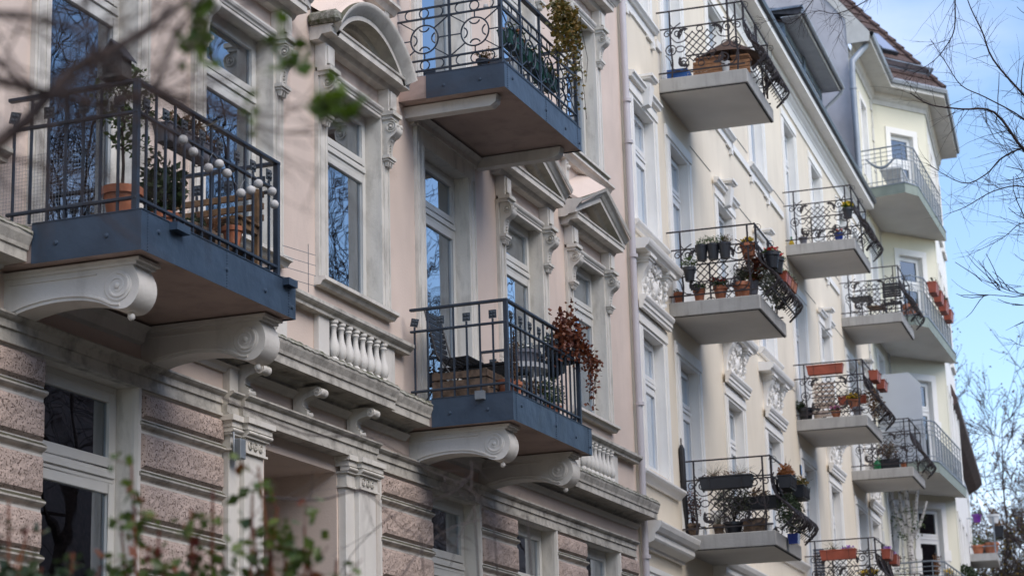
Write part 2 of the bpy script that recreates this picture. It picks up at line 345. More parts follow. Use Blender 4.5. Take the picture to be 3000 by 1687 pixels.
def spiral(c, r0, r1, a0, turns, n=26):
    """points in the plane (u,v)"""
    out = []
    for i in range(n+1):
        t = i/n; r = r0+(r1-r0)*t; a = a0+turns*2*PI*t; out.append((c[0]+r*math.cos(a), c[1]+r*math.sin(a)))
    return out
def volute_relief(mb, x, cy, cz, r, side=-1, rings=True):
    """raised spiral on a bracket cheek lying in the plane x"""
    pts = [(x+side*.006, cy+(r*(1-.78*t))*math.cos(a0), cz+(r*(1-.78*t))*math.sin(a0)) for t, a0 in [(i/30, PI*.5-side*i/30*2*PI*1.9) for i in range(31)]]
    mb.tube(pts, [r*.15*(1-.4*i/30) for i in range(31)], 6); mb.lathe([(r*.24, 0), (r*.22, side*.022), (r*.08, side*.03)], (x, cy, cz), 10, 'x')
def curve_profile(pts, n=6):
    """catmull-rom through 2d points"""
    out = []; P = [pts[0]]+list(pts)+[pts[-1]]
    for i in range(1, len(P)-2):
        p0, p1, p2, p3 = [Vector(q).to_2d() if len(q) == 2 else Vector(q) for q in P[i-1:i+3]]
        for k in range(n):
            t = k/n; out.append(tuple(.5*((2*p1)+(p2-p0)*t+(2*p0-5*p1+4*p2-p3)*t*t+(3*p1-p0-3*p2+p3)*t**3)))
    out.append(tuple(pts[-1])); return out
def arc(cy, cz, r, a0, a1, n): return [(cy+r*math.cos(a0+(a1-a0)*i/n), cz+r*math.sin(a0+(a1-a0)*i/n)) for i in range(n+1)]
# ================================================================== PINK BUILDING
PB = empty('apartment_building', (0,0,0), 0, 'pale pink stucco apartment house with blue metal balconies and rusticated ground floor', 'building')
AX = [11.8, 14.33, 16.86, 19.39, 21.92, 24.45, 26.98]
HW = .66
L1S, L1H, L2O = 6.93, 9.07, 3.63
ops = []
for i, cx in enumerate(AX):
    door = i in (1, 4)
    ops.append((cx-HW, cx+HW, 6.02 if door else L1S, L1H)); ops.append((cx-HW, cx+HW, 9.68 if door else L1S+L2O, L1H+L2O))
    ops.append((cx-HW, cx+HW, L1S+2*L2O, L1H+2*L2O))
GW = [(11.2,12.5),(13.72,15.06),(21.3,22.65),(23.92,25.25),(26.48,27.82)]
for a, b in GW: ops.append((a, b, 2.6, 5.18))
ops.append((17.42, 18.97, .2, 5.03))
# entrance opening cut by hand as a deep porch
def entr():
    mb = wall_mesh(2.0, 28.9, 0, 16.9, ops, .4); return mb
_w = entr(); _w.build('wall', M['pink'], PB); reveals(_w, 'trim', PB)
pc = MB()  # porch lining beyond the wall thickness
pc.box(17.2, 17.42, .4, 1.2, .2, 5.03); pc.box(18.97, 19.2, .4, 1.2, .2, 5.03); pc.box(17.2, 19.2, .4, 1.2, 5.03, 5.2); pc.box(17.2, 19.2, 1.2, 1.3, .2, 5.2)
pc.build('porch', M['pink'], PB)
e = MB(); e.box(17.46, 17.56, 1.02, 1.16, .2, 4.85); e.box(18.82, 18.93, 1.02, 1.16, .2, 4.85); e.box(17.56, 18.82, 1.02, 1.16, 4.72, 4.85); e.box(17.56, 18.82, 1.04, 1.14, 3.2, 3.35)
ed = e.build('entrance_door', M['winframe'], PB, bevel=.01)
MB().box(17.56, 18.82, 1.08, 1.09, 3.35, 4.72).build('pane', M['glass'], ed)
dd = MB(); dd.box(17.56, 18.82, 1.06, 1.12, .2, 3.2); dd.build('door_leaf', M['blackwood'], ed)
# shell: sides, back, roof, rooms
sh = MB(); sh.box(2.0, 2.2, 0.002, 11, 0, 16.9); sh.box(28.7, 28.88, .41, 11, 0, 17.2); sh.box(2, 28.9, 11, 11.2, 0, 16.9); sh.box(2, 28.9, .01, 11.2, 16.9, 17.1)
sh.build('side_walls', M['pink'], PB)
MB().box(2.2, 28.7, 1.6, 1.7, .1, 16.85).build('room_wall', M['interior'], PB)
fl = MB()
for z in (5.7, 9.4, 13.0): fl.box(2.2, 28.7, .41, 1.6, z-.2, z)
for x in [(AX[i]+AX[i+1])/2 for i in range(6)]: fl.box(x-.05, x+.05, .41, 1.6, .1, 16.8) if not (17.1 < x < 19.3) else fl.box(x-.05, x+.05, .41, 1.6, 5.7, 16.8)
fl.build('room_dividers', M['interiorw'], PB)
# main cornice under the first floor (z 5.65 - 5.97)
def cornice_prof(d, z0, z1, k=1):
    h = z1-z0
    return [(0.0, z0)] + [(-d*.12, z0), (-d*.14, z0+h*.10), (-d*.30, z0+h*.16), (-d*.34, z0+h*.22), (-d*.86, z0+h*.24), (-d*.86, z0+h*.50), (-d*.90, z0+h*.52)] + \
           [(-d*.90-d*.10*math.sin(t*PI/2)**2, z0+h*(.52+.40*t)) for t in (.25,.5,.75,1)] + [(-d, z1-.005), (-d*.9, z1), (0, z1+.03)]
CORN = [(2.0, 13.02, .36), (15.6, 16.62, .30), (16.62, 19.62, .42), (19.62, 20.64, .36), (23.22, 28.86, .36)]
for a, b, d in CORN:
    MB().ext(cornice_prof(d, 5.66, 5.965), 'x', a, b).build('cornice', M['grime_shade'], PB)
    # weathered mossy crust along the top edge
    mo = MB(); n = int((b-a)/.05); v = []
    for i in range(n+1):
        x = a+.004+(b-a-.008)*i/n; j = rnd.uniform(0, .018); v += [(x, -d-.004-j*.3, 5.945-rnd.uniform(0, .014)), (x, -d*.93, 5.978+j), (x, -d*.55, 5.985+j*.6)]
    mo.add(v, [q for i in range(n) for q in ((3*i, 3*i+3, 3*i+4, 3*i+1), (3*i+1, 3*i+4, 3*i+5, 3*i+2))]); mo.build('moss_crust', M['mossy'], PB)
# string course above the rustication, three fasciae
def string(a, b, p, z0=5.2, z1=5.40):
    pr = [(0, z0-.02), (-p-.03, z0-.02), (-p-.03, z0+.005), (-p-.012, z0+.012), (-p-.012, z0+.085), (-p-.03, z0+.092), (-p-.03, z0+.15), (-p-.055, z0+.165), (-p-.075, z1-.015), (-p-.075, z1), (0, z1+.012)]
    return MB().ext(pr, 'x', a, b)
for a, b, p in ((2, 16.5, .04), (16.5, 16.72, .10), (16.72, 19.62, .14), (19.62, 28.6, .04)): string(a, b, p).build('string_course', M['grime_shade'], PB)
# rusticated piers
PIERS = [(9.6, 11.2), (12.5, 13.72), (15.06, 16.56), (19.86, 21.3), (22.65, 23.92), (25.25, 26.48), (27.82, 28.72)]
COURSE = [4.93-.42*k for k in range(9)]
def rblock(w, h):
    mb = MB(); d = .032; b = .03; pad = .045
    mb.add([(0,0,0),(w,0,0),(w,0,h),(0,0,h),(b,-d,b),(w-b,-d,b),(w-b,-d,h-b),(b,-d,h-b)], [(0,1,5,4),(1,2,6,5),(2,3,7,6),(3,0,4,7)])
    # rough inner field as a fine uneven grid
    nx = max(4, int(w/.05)); nz = max(4, int(h/.05)); x0, x1, z0, z1 = b, w-b, b, h-b; v = []
    for j in range(nz+1):
        for i in range(nx+1):
            ed_ = min(i, nx-i, j, nz-j); v.append((x0+(x1-x0)*i/nx, -d-(0 if ed_ == 0 else rnd.uniform(.0, .012)), z0+(z1-z0)*j/nz))
    mb.add(v, [(j*(nx+1)+i, j*(nx+1)+i+1, (j+1)*(nx+1)+i+1, (j+1)*(nx+1)+i) for j in range(nz) for i in range(nx)], False)
    return mb
for a, b in PIERS:
    last = 5.18
    for k, z in enumerate(COURSE):
        if z < .3: break
        top = 5.17 if k == 0 else COURSE[k-1]-.10
        trimL = .10
        rblock(b-a-trimL, top-z-.02).build('stone_block', M['block'], PB, (a+trimL, -.03, z+.01))
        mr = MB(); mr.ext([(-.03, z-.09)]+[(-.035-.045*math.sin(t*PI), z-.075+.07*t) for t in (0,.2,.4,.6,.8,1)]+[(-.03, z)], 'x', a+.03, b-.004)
        mr.build('roll_moulding', M['grime_shade'], PB)
    st = MB(); st.box(a, b, -.03, -.001, .5, 5.18); st.ext([(a, -.03), (a+.012, -.062), (a+.05, -.065), (a+.06, -.045), (a+.085, -.045), (a+.095, -.03)], 'z', .5, 5.18)
    st.build('pier_facing', M['trimc'], PB)
MB().box(2, 9.6, -.05, -.001, .4, 5.18).build('pier_facing', M['block'], PB)
# entrance pilasters, capitals and little scroll consoles
for a, b in ((16.58, 17.14), (19.0, 19.6)):
    p = MB(); p.box(a, a+.2, -.09, 0, .2, 4.88); p.box(a+.2, b, -.14, 0, .2, 4.88)
    p.build('pilaster', M['trimc'], PB, bevel=.006)
    c = MB(); x0, x1 = a-.01, b+.01
    for z0, z1, o in ((4.88, 4.90, .02), (4.90, 5.02, .004), (5.02, 5.04, .03), (5.085, 5.14, .05), (5.14, 5.19, .075)):
        c.box(x0-o, x0+.2-o, -.10-o, 0, z0, z1); c.box(x0+.201-o, x1+o, -.15-o, 0, z0+.0005, z1-.0005)
    c.ext([(-.15-.03-.03*math.sin(t), 5.0625-.0225*math.cos(t)) for t in [PI*i/6 for i in range(7)]]+[(-.1, 5.085), (-.1, 5.04)], 'x', x0+.17, x1+.05, True)
    c.ext([(-.10-.03-.03*math.sin(t), 5.0625-.0225*math.cos(t)) for t in [PI*i/6 for i in range(7)]]+[(-.05, 5.085), (-.05, 5.04)], 'x', x0-.04, x0+.17, True)
    cap = c.build('capital', M['trim'], PB)
    for k in range(3):
        q = MB(); q.tube([(.033*math.cos(t), -.004, .033*math.sin(t)) for t in [2*PI*i/10 for i in range(10)]], .008, 5, closed=True); q.ball((0, -.004, 0), .012, 6, 4)
        q.build('roundel', M['trim'], cap, (a+.27+.10*k, -.158, 4.96))
def scroll_console():
    mb = MB()
    prof = curve_profile([(0, 0), (-.10, .02), (-.13, .07), (-.10, .12), (-.12, .17), (-.20, .20), (-.28, .20), (-.31, .235), (-.29, .275), (-.2, .29), (0, .29)], 4)
    mb.ext(prof, 'x', -.06, .06, True)
    mb.lathe([(.045, -.075), (.05, -.06), (.042, -.02), (.042, .02), (.05, .06), (.045, .075)], (0, -.265, .235), 12, 'x')
    mb.lathe([(.035, -.07), (.04, -.055), (.03, 0), (.04, .055), (.035, .07)], (0, -.12, .035), 10, 'x')
    for s in (-.078, .078): mb.tube([(s, -.265+.034*(1-i/18)*math.cos(i/18*9), .235+.034*(1-i/18)*math.sin(i/18*9)) for i in range(19)], .006, 4)
    return mb.mesh('scroll_console', M['trim'])
scm = scroll_console()
for x in (16.86, 18.04, 19.24): link('scroll_console', scm, PB, (x, -.02, 5.405))
MB().box(16.62, 16.78, -.07, -.001, 5.41, 5.66).box(16.78, 16.92, -.03, -.001, 5.412, 5.658).build('frieze_block', M['trim'], PB)
bd = MB(); bd.ext([(0, 5.60), (-.03, 5.60), (-.05, 5.63), (-.09, 5.658), (0, 5.658)], 'x', 15.6, 20.64); bd.ext([(0, 5.60), (-.03, 5.60), (-.05, 5.63), (-.09, 5.658), (0, 5.658)], 'x', 23.22, 28.8)
bd.ext([(0, 5.60), (-.03, 5.60), (-.05, 5.63), (-.09, 5.658), (0, 5.658)], 'x', 2, 13.02); bd.build('bed_moulding', M['trimc'], PB)
# parapet zone with balustrades under the plain windows
balm = MB().lathe([(.05,0),(.05,.03),(.032,.05),(.05,.07),(.062,.12),(.056,.17),(.036,.24),(.028,.30),(.03,.34),(.044,.36),(.036,.38),(.05,.395),(.05,.42)], (0,0,0), 12).mesh('baluster', M['trimc'])
for i in (0, 2, 3, 5, 6):
    cx = AX[i]
    pz = MB(); pz.box(cx-.92, cx-.68, -.06, -.001, 6.0, 6.55); pz.box(cx+.68, cx+.92, -.06, -.001, 6.0, 6.55); pz.box(cx-.68, cx+.68, -.07, -.001, 6.0, 6.10)
    pz.build('parapet_pedestal', M['trimc'], PB, bevel=.004)
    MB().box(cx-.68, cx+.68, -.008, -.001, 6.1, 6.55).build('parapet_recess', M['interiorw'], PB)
    for k in range(8): link('baluster', balm, PB, (cx-.60+k*.171, -.065, 6.105))
segs = [(2, 13.04), (15.6, 20.64), (23.2, 28.8)]
for a, b in segs:
    r = MB(); r.ext([(0, 6.53), (-.10, 6.53), (-.10, 6.56), (-.13, 6.58), (-.15, 6.60), (-.15, 6.635), (-.13, 6.645), (0, 6.66)], 'x', a, b); r.build('parapet_rail', M['grime_shade'], PB)
    z = MB(); z.box(a, b, -.02, -.001, 6.66, 6.70); z.build('sill_band', M['trimc'], PB)
# window surrounds with consoles and hoods
def side_console():
    mb = MB()
    mb.box(-.10, .10, -.12, 0, .86, .90); mb.box(-.12, .12, -.15, 0, .90, .945)
    pf = curve_profile([(-.02, 0.46), (-.045, .46), (-.05, .53), (-.06, .60), (-.085, .65), (-.13, .68), (-.165, .72), (-.17, .78), (-.15, .83), (-.10, .855), (-.02, .86)], 4)
    mb.ext(pf+[(0, .86), (0, .46)], 'x', -.075, .075, True)
    volute_relief(mb, -.077, -.10, .775, .068, -1); volute_relief(mb, .077, -.10, .775, .068, 1)
    for k in range(7):   # husk drops down the front
        z = .49+k*.038; y = -.045-max(0, z-.62)*.9
        mb.ball((0, y-.008, z), .020, 6, 4, .9)
    mb.lathe([(.030, -.08), (.038, -.055), (.026, 0), (.038, .055), (.030, .08)], (0, -.145, .79), 10, 'x')
    mb.box(-.10, .10, -.085, 0, .425, .46); mb.box(-.085, .085, -.07, 0, .40, .425)
    for s in (-.05, 0, .05): mb.tbox(s, -.035, .345, .40, .014, .03, .032, .055)
    return mb.mesh('console_bracket', M['trim'])
sco = side_console()
SUR = {}
def surround(cx, zs, zh, hood, dz=0):
    """zs sill, zh head of the opening"""
    mb = MB()
    for s in (-1, 1):
        a, b = sorted((cx+s*(HW), cx+s*(HW+.22)))
        mb.box(a, b, -.045, -.001, zs, zh); a2, b2 = sorted((cx+s*(HW+.05), cx+s*(HW+.07))); mb.box(a2, b2, -.055, -.045, zs, zh-.001)
        a2, b2 = sorted((cx+s*(HW+.17), cx+s*(HW+.19))); mb.box(a2, b2, -.058, -.045, zs, zh-.001)
        if hood: mb.build('window_surround', M['trimc'] if dz else M['trim'], PB); mb = MB()
    if not hood: mb.box(cx-HW-.22, cx+HW+.22, -.0455, -.001, zh, zh+.19); mb.box(cx-HW-.24, cx+HW+.24, -.075, -.001, zh+.19, zh+.23)
    if mb.v: mb.build('window_surround', M['trimc'] if dz else M['trim'], PB)
    if zs > 6.5 : MB().ext([(0, zs-.10), (-.07, zs-.10), (-.10, zs-.06), (-.13, zs-.05), (-.13, zs-.015), (0, zs)], 'x', cx-HW-.25, cx+HW+.25).build('window_sill', M['trim'], PB)
    if not hood: return
    for s in (-1, 1): link('console_bracket', sco, PB, (cx+s*(HW+.12), -.046, zh-.905))
    h = MB(); z = zh+.04
    h.box(cx-HW-.02, cx+HW+.02, -.05, -.001, zh-.04, zh); h.ext([(-.001, zh), (-.06, zh), (-.06, zh+.02), (-.08, zh+.035), (-.09, zh+.055), (-.09, zh+.08), (-.001, zh+.08)], 'x', cx-HW-.0, cx+HW+.0)
    for s in (-1, 1): h.box(cx+s*(HW+.12)-.09, cx+s*(HW+.12)+.09, -.13, -.001, zh+.045, zh+.30); h.box(cx+s*(HW+.12)-.07, cx+s*(HW+.12)+.07, -.155, -.13, zh+.075, zh+.27)
    h.build('frieze_block', M['trimc'], PB, bevel=.006)
    zf = zh+.30; w = HW+.33
    c = MB(); c.ext([(-.001, zf), (-.10, zf), (-.12, zf+.02), (-.14, zf+.05), (-.25, zf+.055), (-.25, zf+.12), (-.265, zf+.125), (-.27, zf+.145), (-.001, zf+.15)], 'x', cx-w, cx+w)
    if hood == 'flat':
        c.ext([(-.001, zf+.15), (-.28, zf+.15), (-.31, zf+.19), (-.35, zf+.22), (-.36, zf+.26), (-.001, zf+.29)], 'x', cx-w-.06, cx+w+.06)
    c.build('hood_cornice', M['trim'], PB)
    zt = zf+.15
    if hood == 'arch':
        Rr = 1.13; hh = .48; half = w-.02; Rr = (half*half+hh*hh)/(2*hh); cz = zt+hh-Rr; a0 = math.asin(half/Rr)
        prof = [(-.16, 0), (-.22, 0), (-.25, -.0), (-.25, .05), (-.27, .06), (-.30, .10), (-.34, .13), (-.355, .16), (-.355, .175), (0, .20)]
        n = 26; v = []; k = len(prof)
        for i in range(n+1):
            a = -a0+2*a0*i/n
            for (yy, dr) in prof: rr = Rr-.17+dr; v.append((cx+rr*math.sin(a), yy, cz+rr*math.cos(a)))
        am = MB(); am.add(v, [(i*k+j, (i+1)*k+j, (i+1)*k+j+1, i*k+j+1) for i in range(n) for j in range(k-1)], True)
        am.add(v[:k], [tuple(range(k))]); am.add(v[-k:], [tuple(range(k))])
        # soffit back to the wall
        v = []
        for i in range(n+1):
            a = -a0+2*a0*i/n; rr = Rr-.17; v += [(cx+rr*math.sin(a), -.16, cz+rr*math.cos(a)), (cx+rr*math.sin(a), -.10, cz+rr*math.cos(a)), (cx+(rr-.05)*math.sin(a), -.08, cz+(rr-.05)*math.cos(a)), (cx+(rr-.06)*math.sin(a), -.002, cz+(rr-.06)*math.cos(a))]
        am.add(v, [(4*i+j, 4*i+4+j, 4*i+5+j, 4*i+1+j) for i in range(n) for j in range(3)], True)
        am.build('segmental_pediment', M['trim'], PB)
        v = [(cx, -.012, zt)]+[(cx+(Rr-.22)*math.sin(-a0*.96+2*a0*.96*i/n), -.012, cz+(Rr-.22)*math.cos(-a0*.96+2*a0*.96*i/n)) for i in range(n+1)]
        MB().add(v, [(0, i+1, i+2) for i in range(n)]).build('tympanum', M['pink'], PB)
        MB().box(cx-w-.06, cx-w+.12, -.345, -.002, zt+.002, zt+.13).build('pediment_end', M['mossy'], PB, bevel=.03)
        v = []
        for i in range(n+1): a = -a0+2*a0*i/n; v += [(cx+(Rr-.01)*math.sin(a), -.33, cz+(Rr-.01)*math.cos(a)), (cx+(Rr+.0)*math.sin(a), -.004, cz+(Rr+.02)*math.cos(a)+.22)]
        MB().add(v, [(2*i, 2*i+2, 2*i+3, 2*i+1) for i in range(n)], True).build('pediment_roof', M['pink'], PB)
    elif hood == 'tri':
        hh = .42; pr = [(-.10, -.13), (-.13, -.12), (-.15, -.10), (-.25, -.09), (-.25, -.03), (-.27, -.02), (-.30, .02), (-.345, .05), (-.36, .09), (-.001, .12), (-.001, -.13)]
        for s in (-1, 1):
            tm = MB(); A = Vector((cx+s*(w+.08), 0, zt+.0)); B_ = Vector((cx, 0, zt+hh)); k = len(pr); v = []
            for P_ in (A, B_):
                for (yy, dr) in pr: v.append((P_.x, yy, P_.z+dr+.06))
            tm.add(v, [(j, (j+1) % k, (j+1) % k+k, j+k) for j in range(k)]+[tuple(range(k)), tuple(range(k, 2*k))])
            tm.build('raking_cornice', M['trim'], PB)
        for s in (-1, 1):
            v = [(cx+s*(w+.06), -.335, zt+.135), (cx, -.335, zt+hh+.165), (cx, -.004, zt+hh+.42), (cx+s*(w+.06), -.004, zt+.36)]
            MB().add(v+[(p[0], p[1], p[2]-.05) for p in v], [(0,1,2,3),(4,5,6,7),(0,1,5,4),(1,2,6,5),(2,3,7,6),(3,0,4,7)]).build('pediment_roof', M['pink'], PB)
        v = [(cx-w, -.012, zt), (cx+w, -.012, zt), (cx, -.012, zt+hh)]
        MB().add(v, [(0, 1, 2)]).build('tympanum', M['pink'], PB)
        MB().ext([(cx-w*.62, zt+.03), (cx+w*.62, zt+.03), (cx, zt+.27)], 'y', -.04, -.013).build('tympanum_panel', M['pink'], PB)
HOOD = [None, None, 'tri', 'arch', None, 'tri', 'tri']
CUR = {2:(.9,1,'curtain'), 3:(.92,1,'curtain'), 5:(.0,.2,'curtain'), 6:(.1,1,'curtain')}
for i, cx in enumerate(AX):
    door = i in (1, 4)
    if i: surround(cx, 6.05 if door else L1S, L1H, HOOD[i])
    window(PB, cx, 6.05 if door else L1S, L1H, HW, .14, 8.43, curtain=CUR.get(i))
    surround(cx, 9.7 if door else L1S+L2O, L1H+L2O, None if door else 'flat', 1)
    window(PB, cx, 9.72 if door else L1S+L2O, L1H+L2O, HW, .14, 8.43+L2O, curtain=(.2,1,'curtain') if i == 6 else None)
    window(PB, cx, L1S+2*L2O, L1H+2*L2O, HW, .14, 8.43+2*L2O)
    if not door:
        z = L1S+L2O-.25
        MB().ext([(0, z), (-.08, z), (-.12, z+.05), (-.16, z+.07), (-.16, z+.10), (0, z+.12)], 'x', cx-1.0, cx+1.0).build('apron_ledge', M['trim'], PB)
        for s in (-1, 1):
            b = MB(); b.box(cx+s*.82-.06, cx+s*.82+.06, -.07, -.001, z-.30, z); b.ball((cx+s*.82, -.07, z-.1), .045, 8, 5); b.box(cx+s*.82-.045, cx+s*.82+.045, -.055, -.002, z-.38, z-.301)
            b.build('sill_bracket', M['trim'], PB)
for k, (a, b) in enumerate(GW):
    cx = (a+b)/2
    window(PB, cx, 2.62, 5.18, (b-a)/2, .14, 4.44, fw=.085, curtain=(.62, 1, 'curtain') if k in (1,) else (.2, 1, 'curtain'))
MB().ext([(0, 16.4), (-.1, 16.4), (-.15, 16.6), (-.5, 16.7), (-.5, 16.85), (-.6, 17.0), (0, 17.05)], 'x', 2, 28.9).build('roof_cornice', M['trim'], PB)
MB().ext([(-.3, 17.1), (11, 17.1), (8, 20), (3, 20)], 'x', 2.1, 28.8).build('roof', M['slate'], PB)
# downpipe at the joint
dp = MB(); dp.tube([(28.93, -.09, .3), (28.93, -.09, 16.6)], .047, 10)
for z in (3, 5.2, 7.4, 9.6, 11.35, 12.0, 14.2): dp.tube([(28.93, -.10, z), (28.93, -.10, z+.05)], .064, 10)
dp.build('downpipe', M['greywall'] if 0 else mat('pale_lilac_pipe_paint', (.55,.52,.54), .5, .03, 3), PB)
# ---- pink balconies
BD = 1.27
def big_bracket():
    mb = MB()
    pr = curve_profile([(0, -.39), (-.05, -.345), (-.20, -.295), (-.45, -.265), (-.68, -.275), (-.84, -.315), (-.95, -.365), (-1.05, -.37), (-1.12, -.32), (-1.155, -.24), (-1.15, -.15), (-1.10, -.05)], 5)
    mb.ext([(0, -.05)]+[(p[0], p[1]) for p in pr], 'x', -.13, .13, True)
    mb.box(-.145, .145, -1.14, 0, -.05, -.025); mb.box(-.16, .16, -1.17, 0, -.025, 0)
    for s in (-1, 1):
        volute_relief(mb, s*.132, -.98, -.20, .10, s)
        o = [(s*.134, p[0]*.985, p[1]+.035) for p in pr[:34]]; mb.tube(o, .012, 5); mb.tube([(s*.134, -.04, -.09), (s*.134, -.80, -.09)], .010, 5)
        mb.lathe([(.115, 0), (.115, s*.008), (.105, s*.012)], (s*.13, -.98, -.20), 20, 'x')
    mb.ball((0, -1.02, -.41), .03, 8, 5)
    return mb.mesh('scroll_bracket', M['trimc'])
bbm = big_bracket()
def flower_plate():
    mb = MB(); mb.box(-.043, .043, -.005, .005, -.045, .045)
    for a in range(4):
        an = PI/4+a*PI/2; c = (.024*math.cos(an), 0, .025*math.sin(an))
        mb.ball((c[0], -.003, c[2]), .019, 8, 5, .9)
    mb.ball((0, -.012, 0), .010, 6, 4)
    return mb
fp_f = flower_plate().mesh('rosette', M['rosette']); fp_s = flower_plate().xf(Matrix.Rotation(PI/2, 4, 'Z')).mesh('rosette', M['rosette'])
def bars_balcony(xl, w, zb, zt, label):
    """slab with sheet-metal band and a bar railing; local origin left wall corner"""
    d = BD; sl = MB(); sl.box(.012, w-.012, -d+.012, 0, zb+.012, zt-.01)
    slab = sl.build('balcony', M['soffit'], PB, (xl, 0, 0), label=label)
    bn = MB()
    for k in range(24):   # slightly dented sheet front
        pass
    bn.box(0, .004, -d, -.34, zb, zt); bn.box(w-.004, w, -d, -.05, zb, zt); bn.box(0.004, w-.004, -d, -d+.004, zb, zt)
    bn.box(-.002, w+.002, -d-.006, -d+.03, zt, zt+.006); bn.box(-.006, .03, -d, -.34, zt+.0005, zt+.0065); bn.box(0.03, w, -d+.03, 0, zt-.008, zt+.002)
    bn.build('sheet_metal_band', M['bluemetal'], slab)
    for x in (.09, w*.52, w-.13):
        sm_ = MB(); n = 13
        for i in range(n): sm_.ball((x, -d-.002, zb+.015+i*(zt-zb-.03)/(n-1)), .006, 5, 4)
        sm_.build('rivet_seam', M['bluemetal'], slab)
    for (x, y_, z) in ((.25, -d, .62), (w*.52, -d, .5), (w*.78, -d, .42), (w-.07, -d, .3)):
        MB().lathe([(.02, 0), (.017, -.010), (.004, -.014)], (x, y_, zb+(zt-zb)*z), 10, 'y').build('rivet', M['bluemetal'], slab)
    for y_ in (-.55, -.98): MB().lathe([(.02, 0), (.017, -.010), (.004, -.014)], (0, y_, zb+(zt-zb)*.45), 10, 'x').build('rivet', M['bluemetal'], slab)
    return slab
def bar_railing(slab, w, zt):
    w = w-.20; d = BD-.065; zl, zm, zh = zt+.10, zt+.76, zt+1.0
    corners = [(.02, -d), (w-.02, -d)]
    for (x, y) in corners: MB().box(x-.022, x+.022, y-.022, y+.022, zt+.002, zh-.012).build('corner_post', M['rail'], slab)
    for nm, z, a, b in (('handrail', zh, .026, .014), ('middle_rail', zm, .018, .012), ('lower_rail', zl, .018, .012)):
        r = MB(); r.box(-.005, w+.005, -d-a, -d+a, z-b, z+b); r.box(.02-a, .02+a, -d+a, -.10, z-b, z+b); r.box(w-.02-a, w-.02+a, -d+a, 0, z-b, z+b); r.build(nm, M['rail'], slab, bevel=.004)
    longb = MB().box(-.009, .009, -.009, .009, -.09, zh-zl-.02); longm = longb.mesh('bar', M['rail'])
    shm = MB().box(-.009, .009, -.009, .009, -.09, zm-zl+.05).mesh('bar', M['rail'])
    n = 16; k = 0
    for i in range(1, n):
        x = .02+(w-.04)*i/n
        if i % 2: link('bar', shm, slab, (x, -d, zl)); link('rosette', fp_f, slab, (x, -d, zm+.10))
        else: link('bar', longm, slab, (x, -d, zl))
    n = 8
    for x in (.02, w-.02):
        for i in range(1, n):
            y = -d+d*i/n
            if i % 2: link('bar', shm, slab, (x, y, zl)); link('rosette', fp_s, slab, (x, y, zm+.10), rot=((.25 if (i == 7 and x < .1) else 0), 0, 0))
            else: link('bar', longm, slab, (x, y, zl))
B1X, BLX, BUX = 13.03, 20.62, 20.63
bal1 = bars_balcony(B1X, 2.50, 5.715, 6.02, 'left first-floor balcony with blue metal band and bar railing'); bar_railing(bal1, 2.50, 6.02)
bal2 = bars_balcony(BLX, 2.56, 5.715, 6.02, 'right first-floor balcony with blue metal band and bar railing'); bar_railing(bal2, 2.56, 6.02)
for b in (bal1, bal2):
    for x in (.30, 2.30): link('scroll_bracket', bbm, b, (x, 0, 5.712))
    cr_ = MB(); cr_.ext([(0, 5.56), (-.05, 5.58), (-.07, 5.66), (-.12, 5.70), (0, 5.70)], 'x', .46, 2.14); cr_.build('bed_moulding', M['trimc'], b)
# sheet spouts
sp = MB(); sp.box(-.10, .10, -.07, .0, -.03, .03).build('overflow_spout', M['bluemetal'], bal1, (.50, -BD, 5.99))
sp = MB(); sp.box(-.08, .08, -.06, .0, -.03, .03).build('overflow_spout', M['bluemetal'], bal1, (2.34, -BD, 5.99))
MB().box(0, .06, -.04, .06, -.04, .05).build('overflow_spout', M['greysteel'], bal2, (-.06, -.92, 6.0))
MB().box(0, .06, -.04, .06, -.04, .05).build('overflow_spout', M['greysteel'], bal2, (-.06, -.98, 9.63)) if 0 else None
# wire netting on the left side of the first balcony
wn = MB()
for i in range(34):
    y = -.02-i*.027; wn.tube([(0, y, 6.04), (0, y, 6.58)], .0011, 3, caps=False)
for j in range(20): wn.tube([(0, -.02, 6.04+j*.028), (0, -.92, 6.04+j*.028)], .0011, 3, caps=False)
wn.build('wire_netting', M['mesh'], bal1, (.05, 0, 0), kind='stuff')
sk = MB()
for j in range(4): sk.tube([(2.50, -1.15, 6.1+j*.09), (2.78, -1.32, 6.06+j*.09)], .003, 4)
sk.tube([(2.72, -1.28, 6.0), (2.72, -1.28, 6.42)], .003, 4); sk.build('bird_spikes', M['mesh'], bal1)
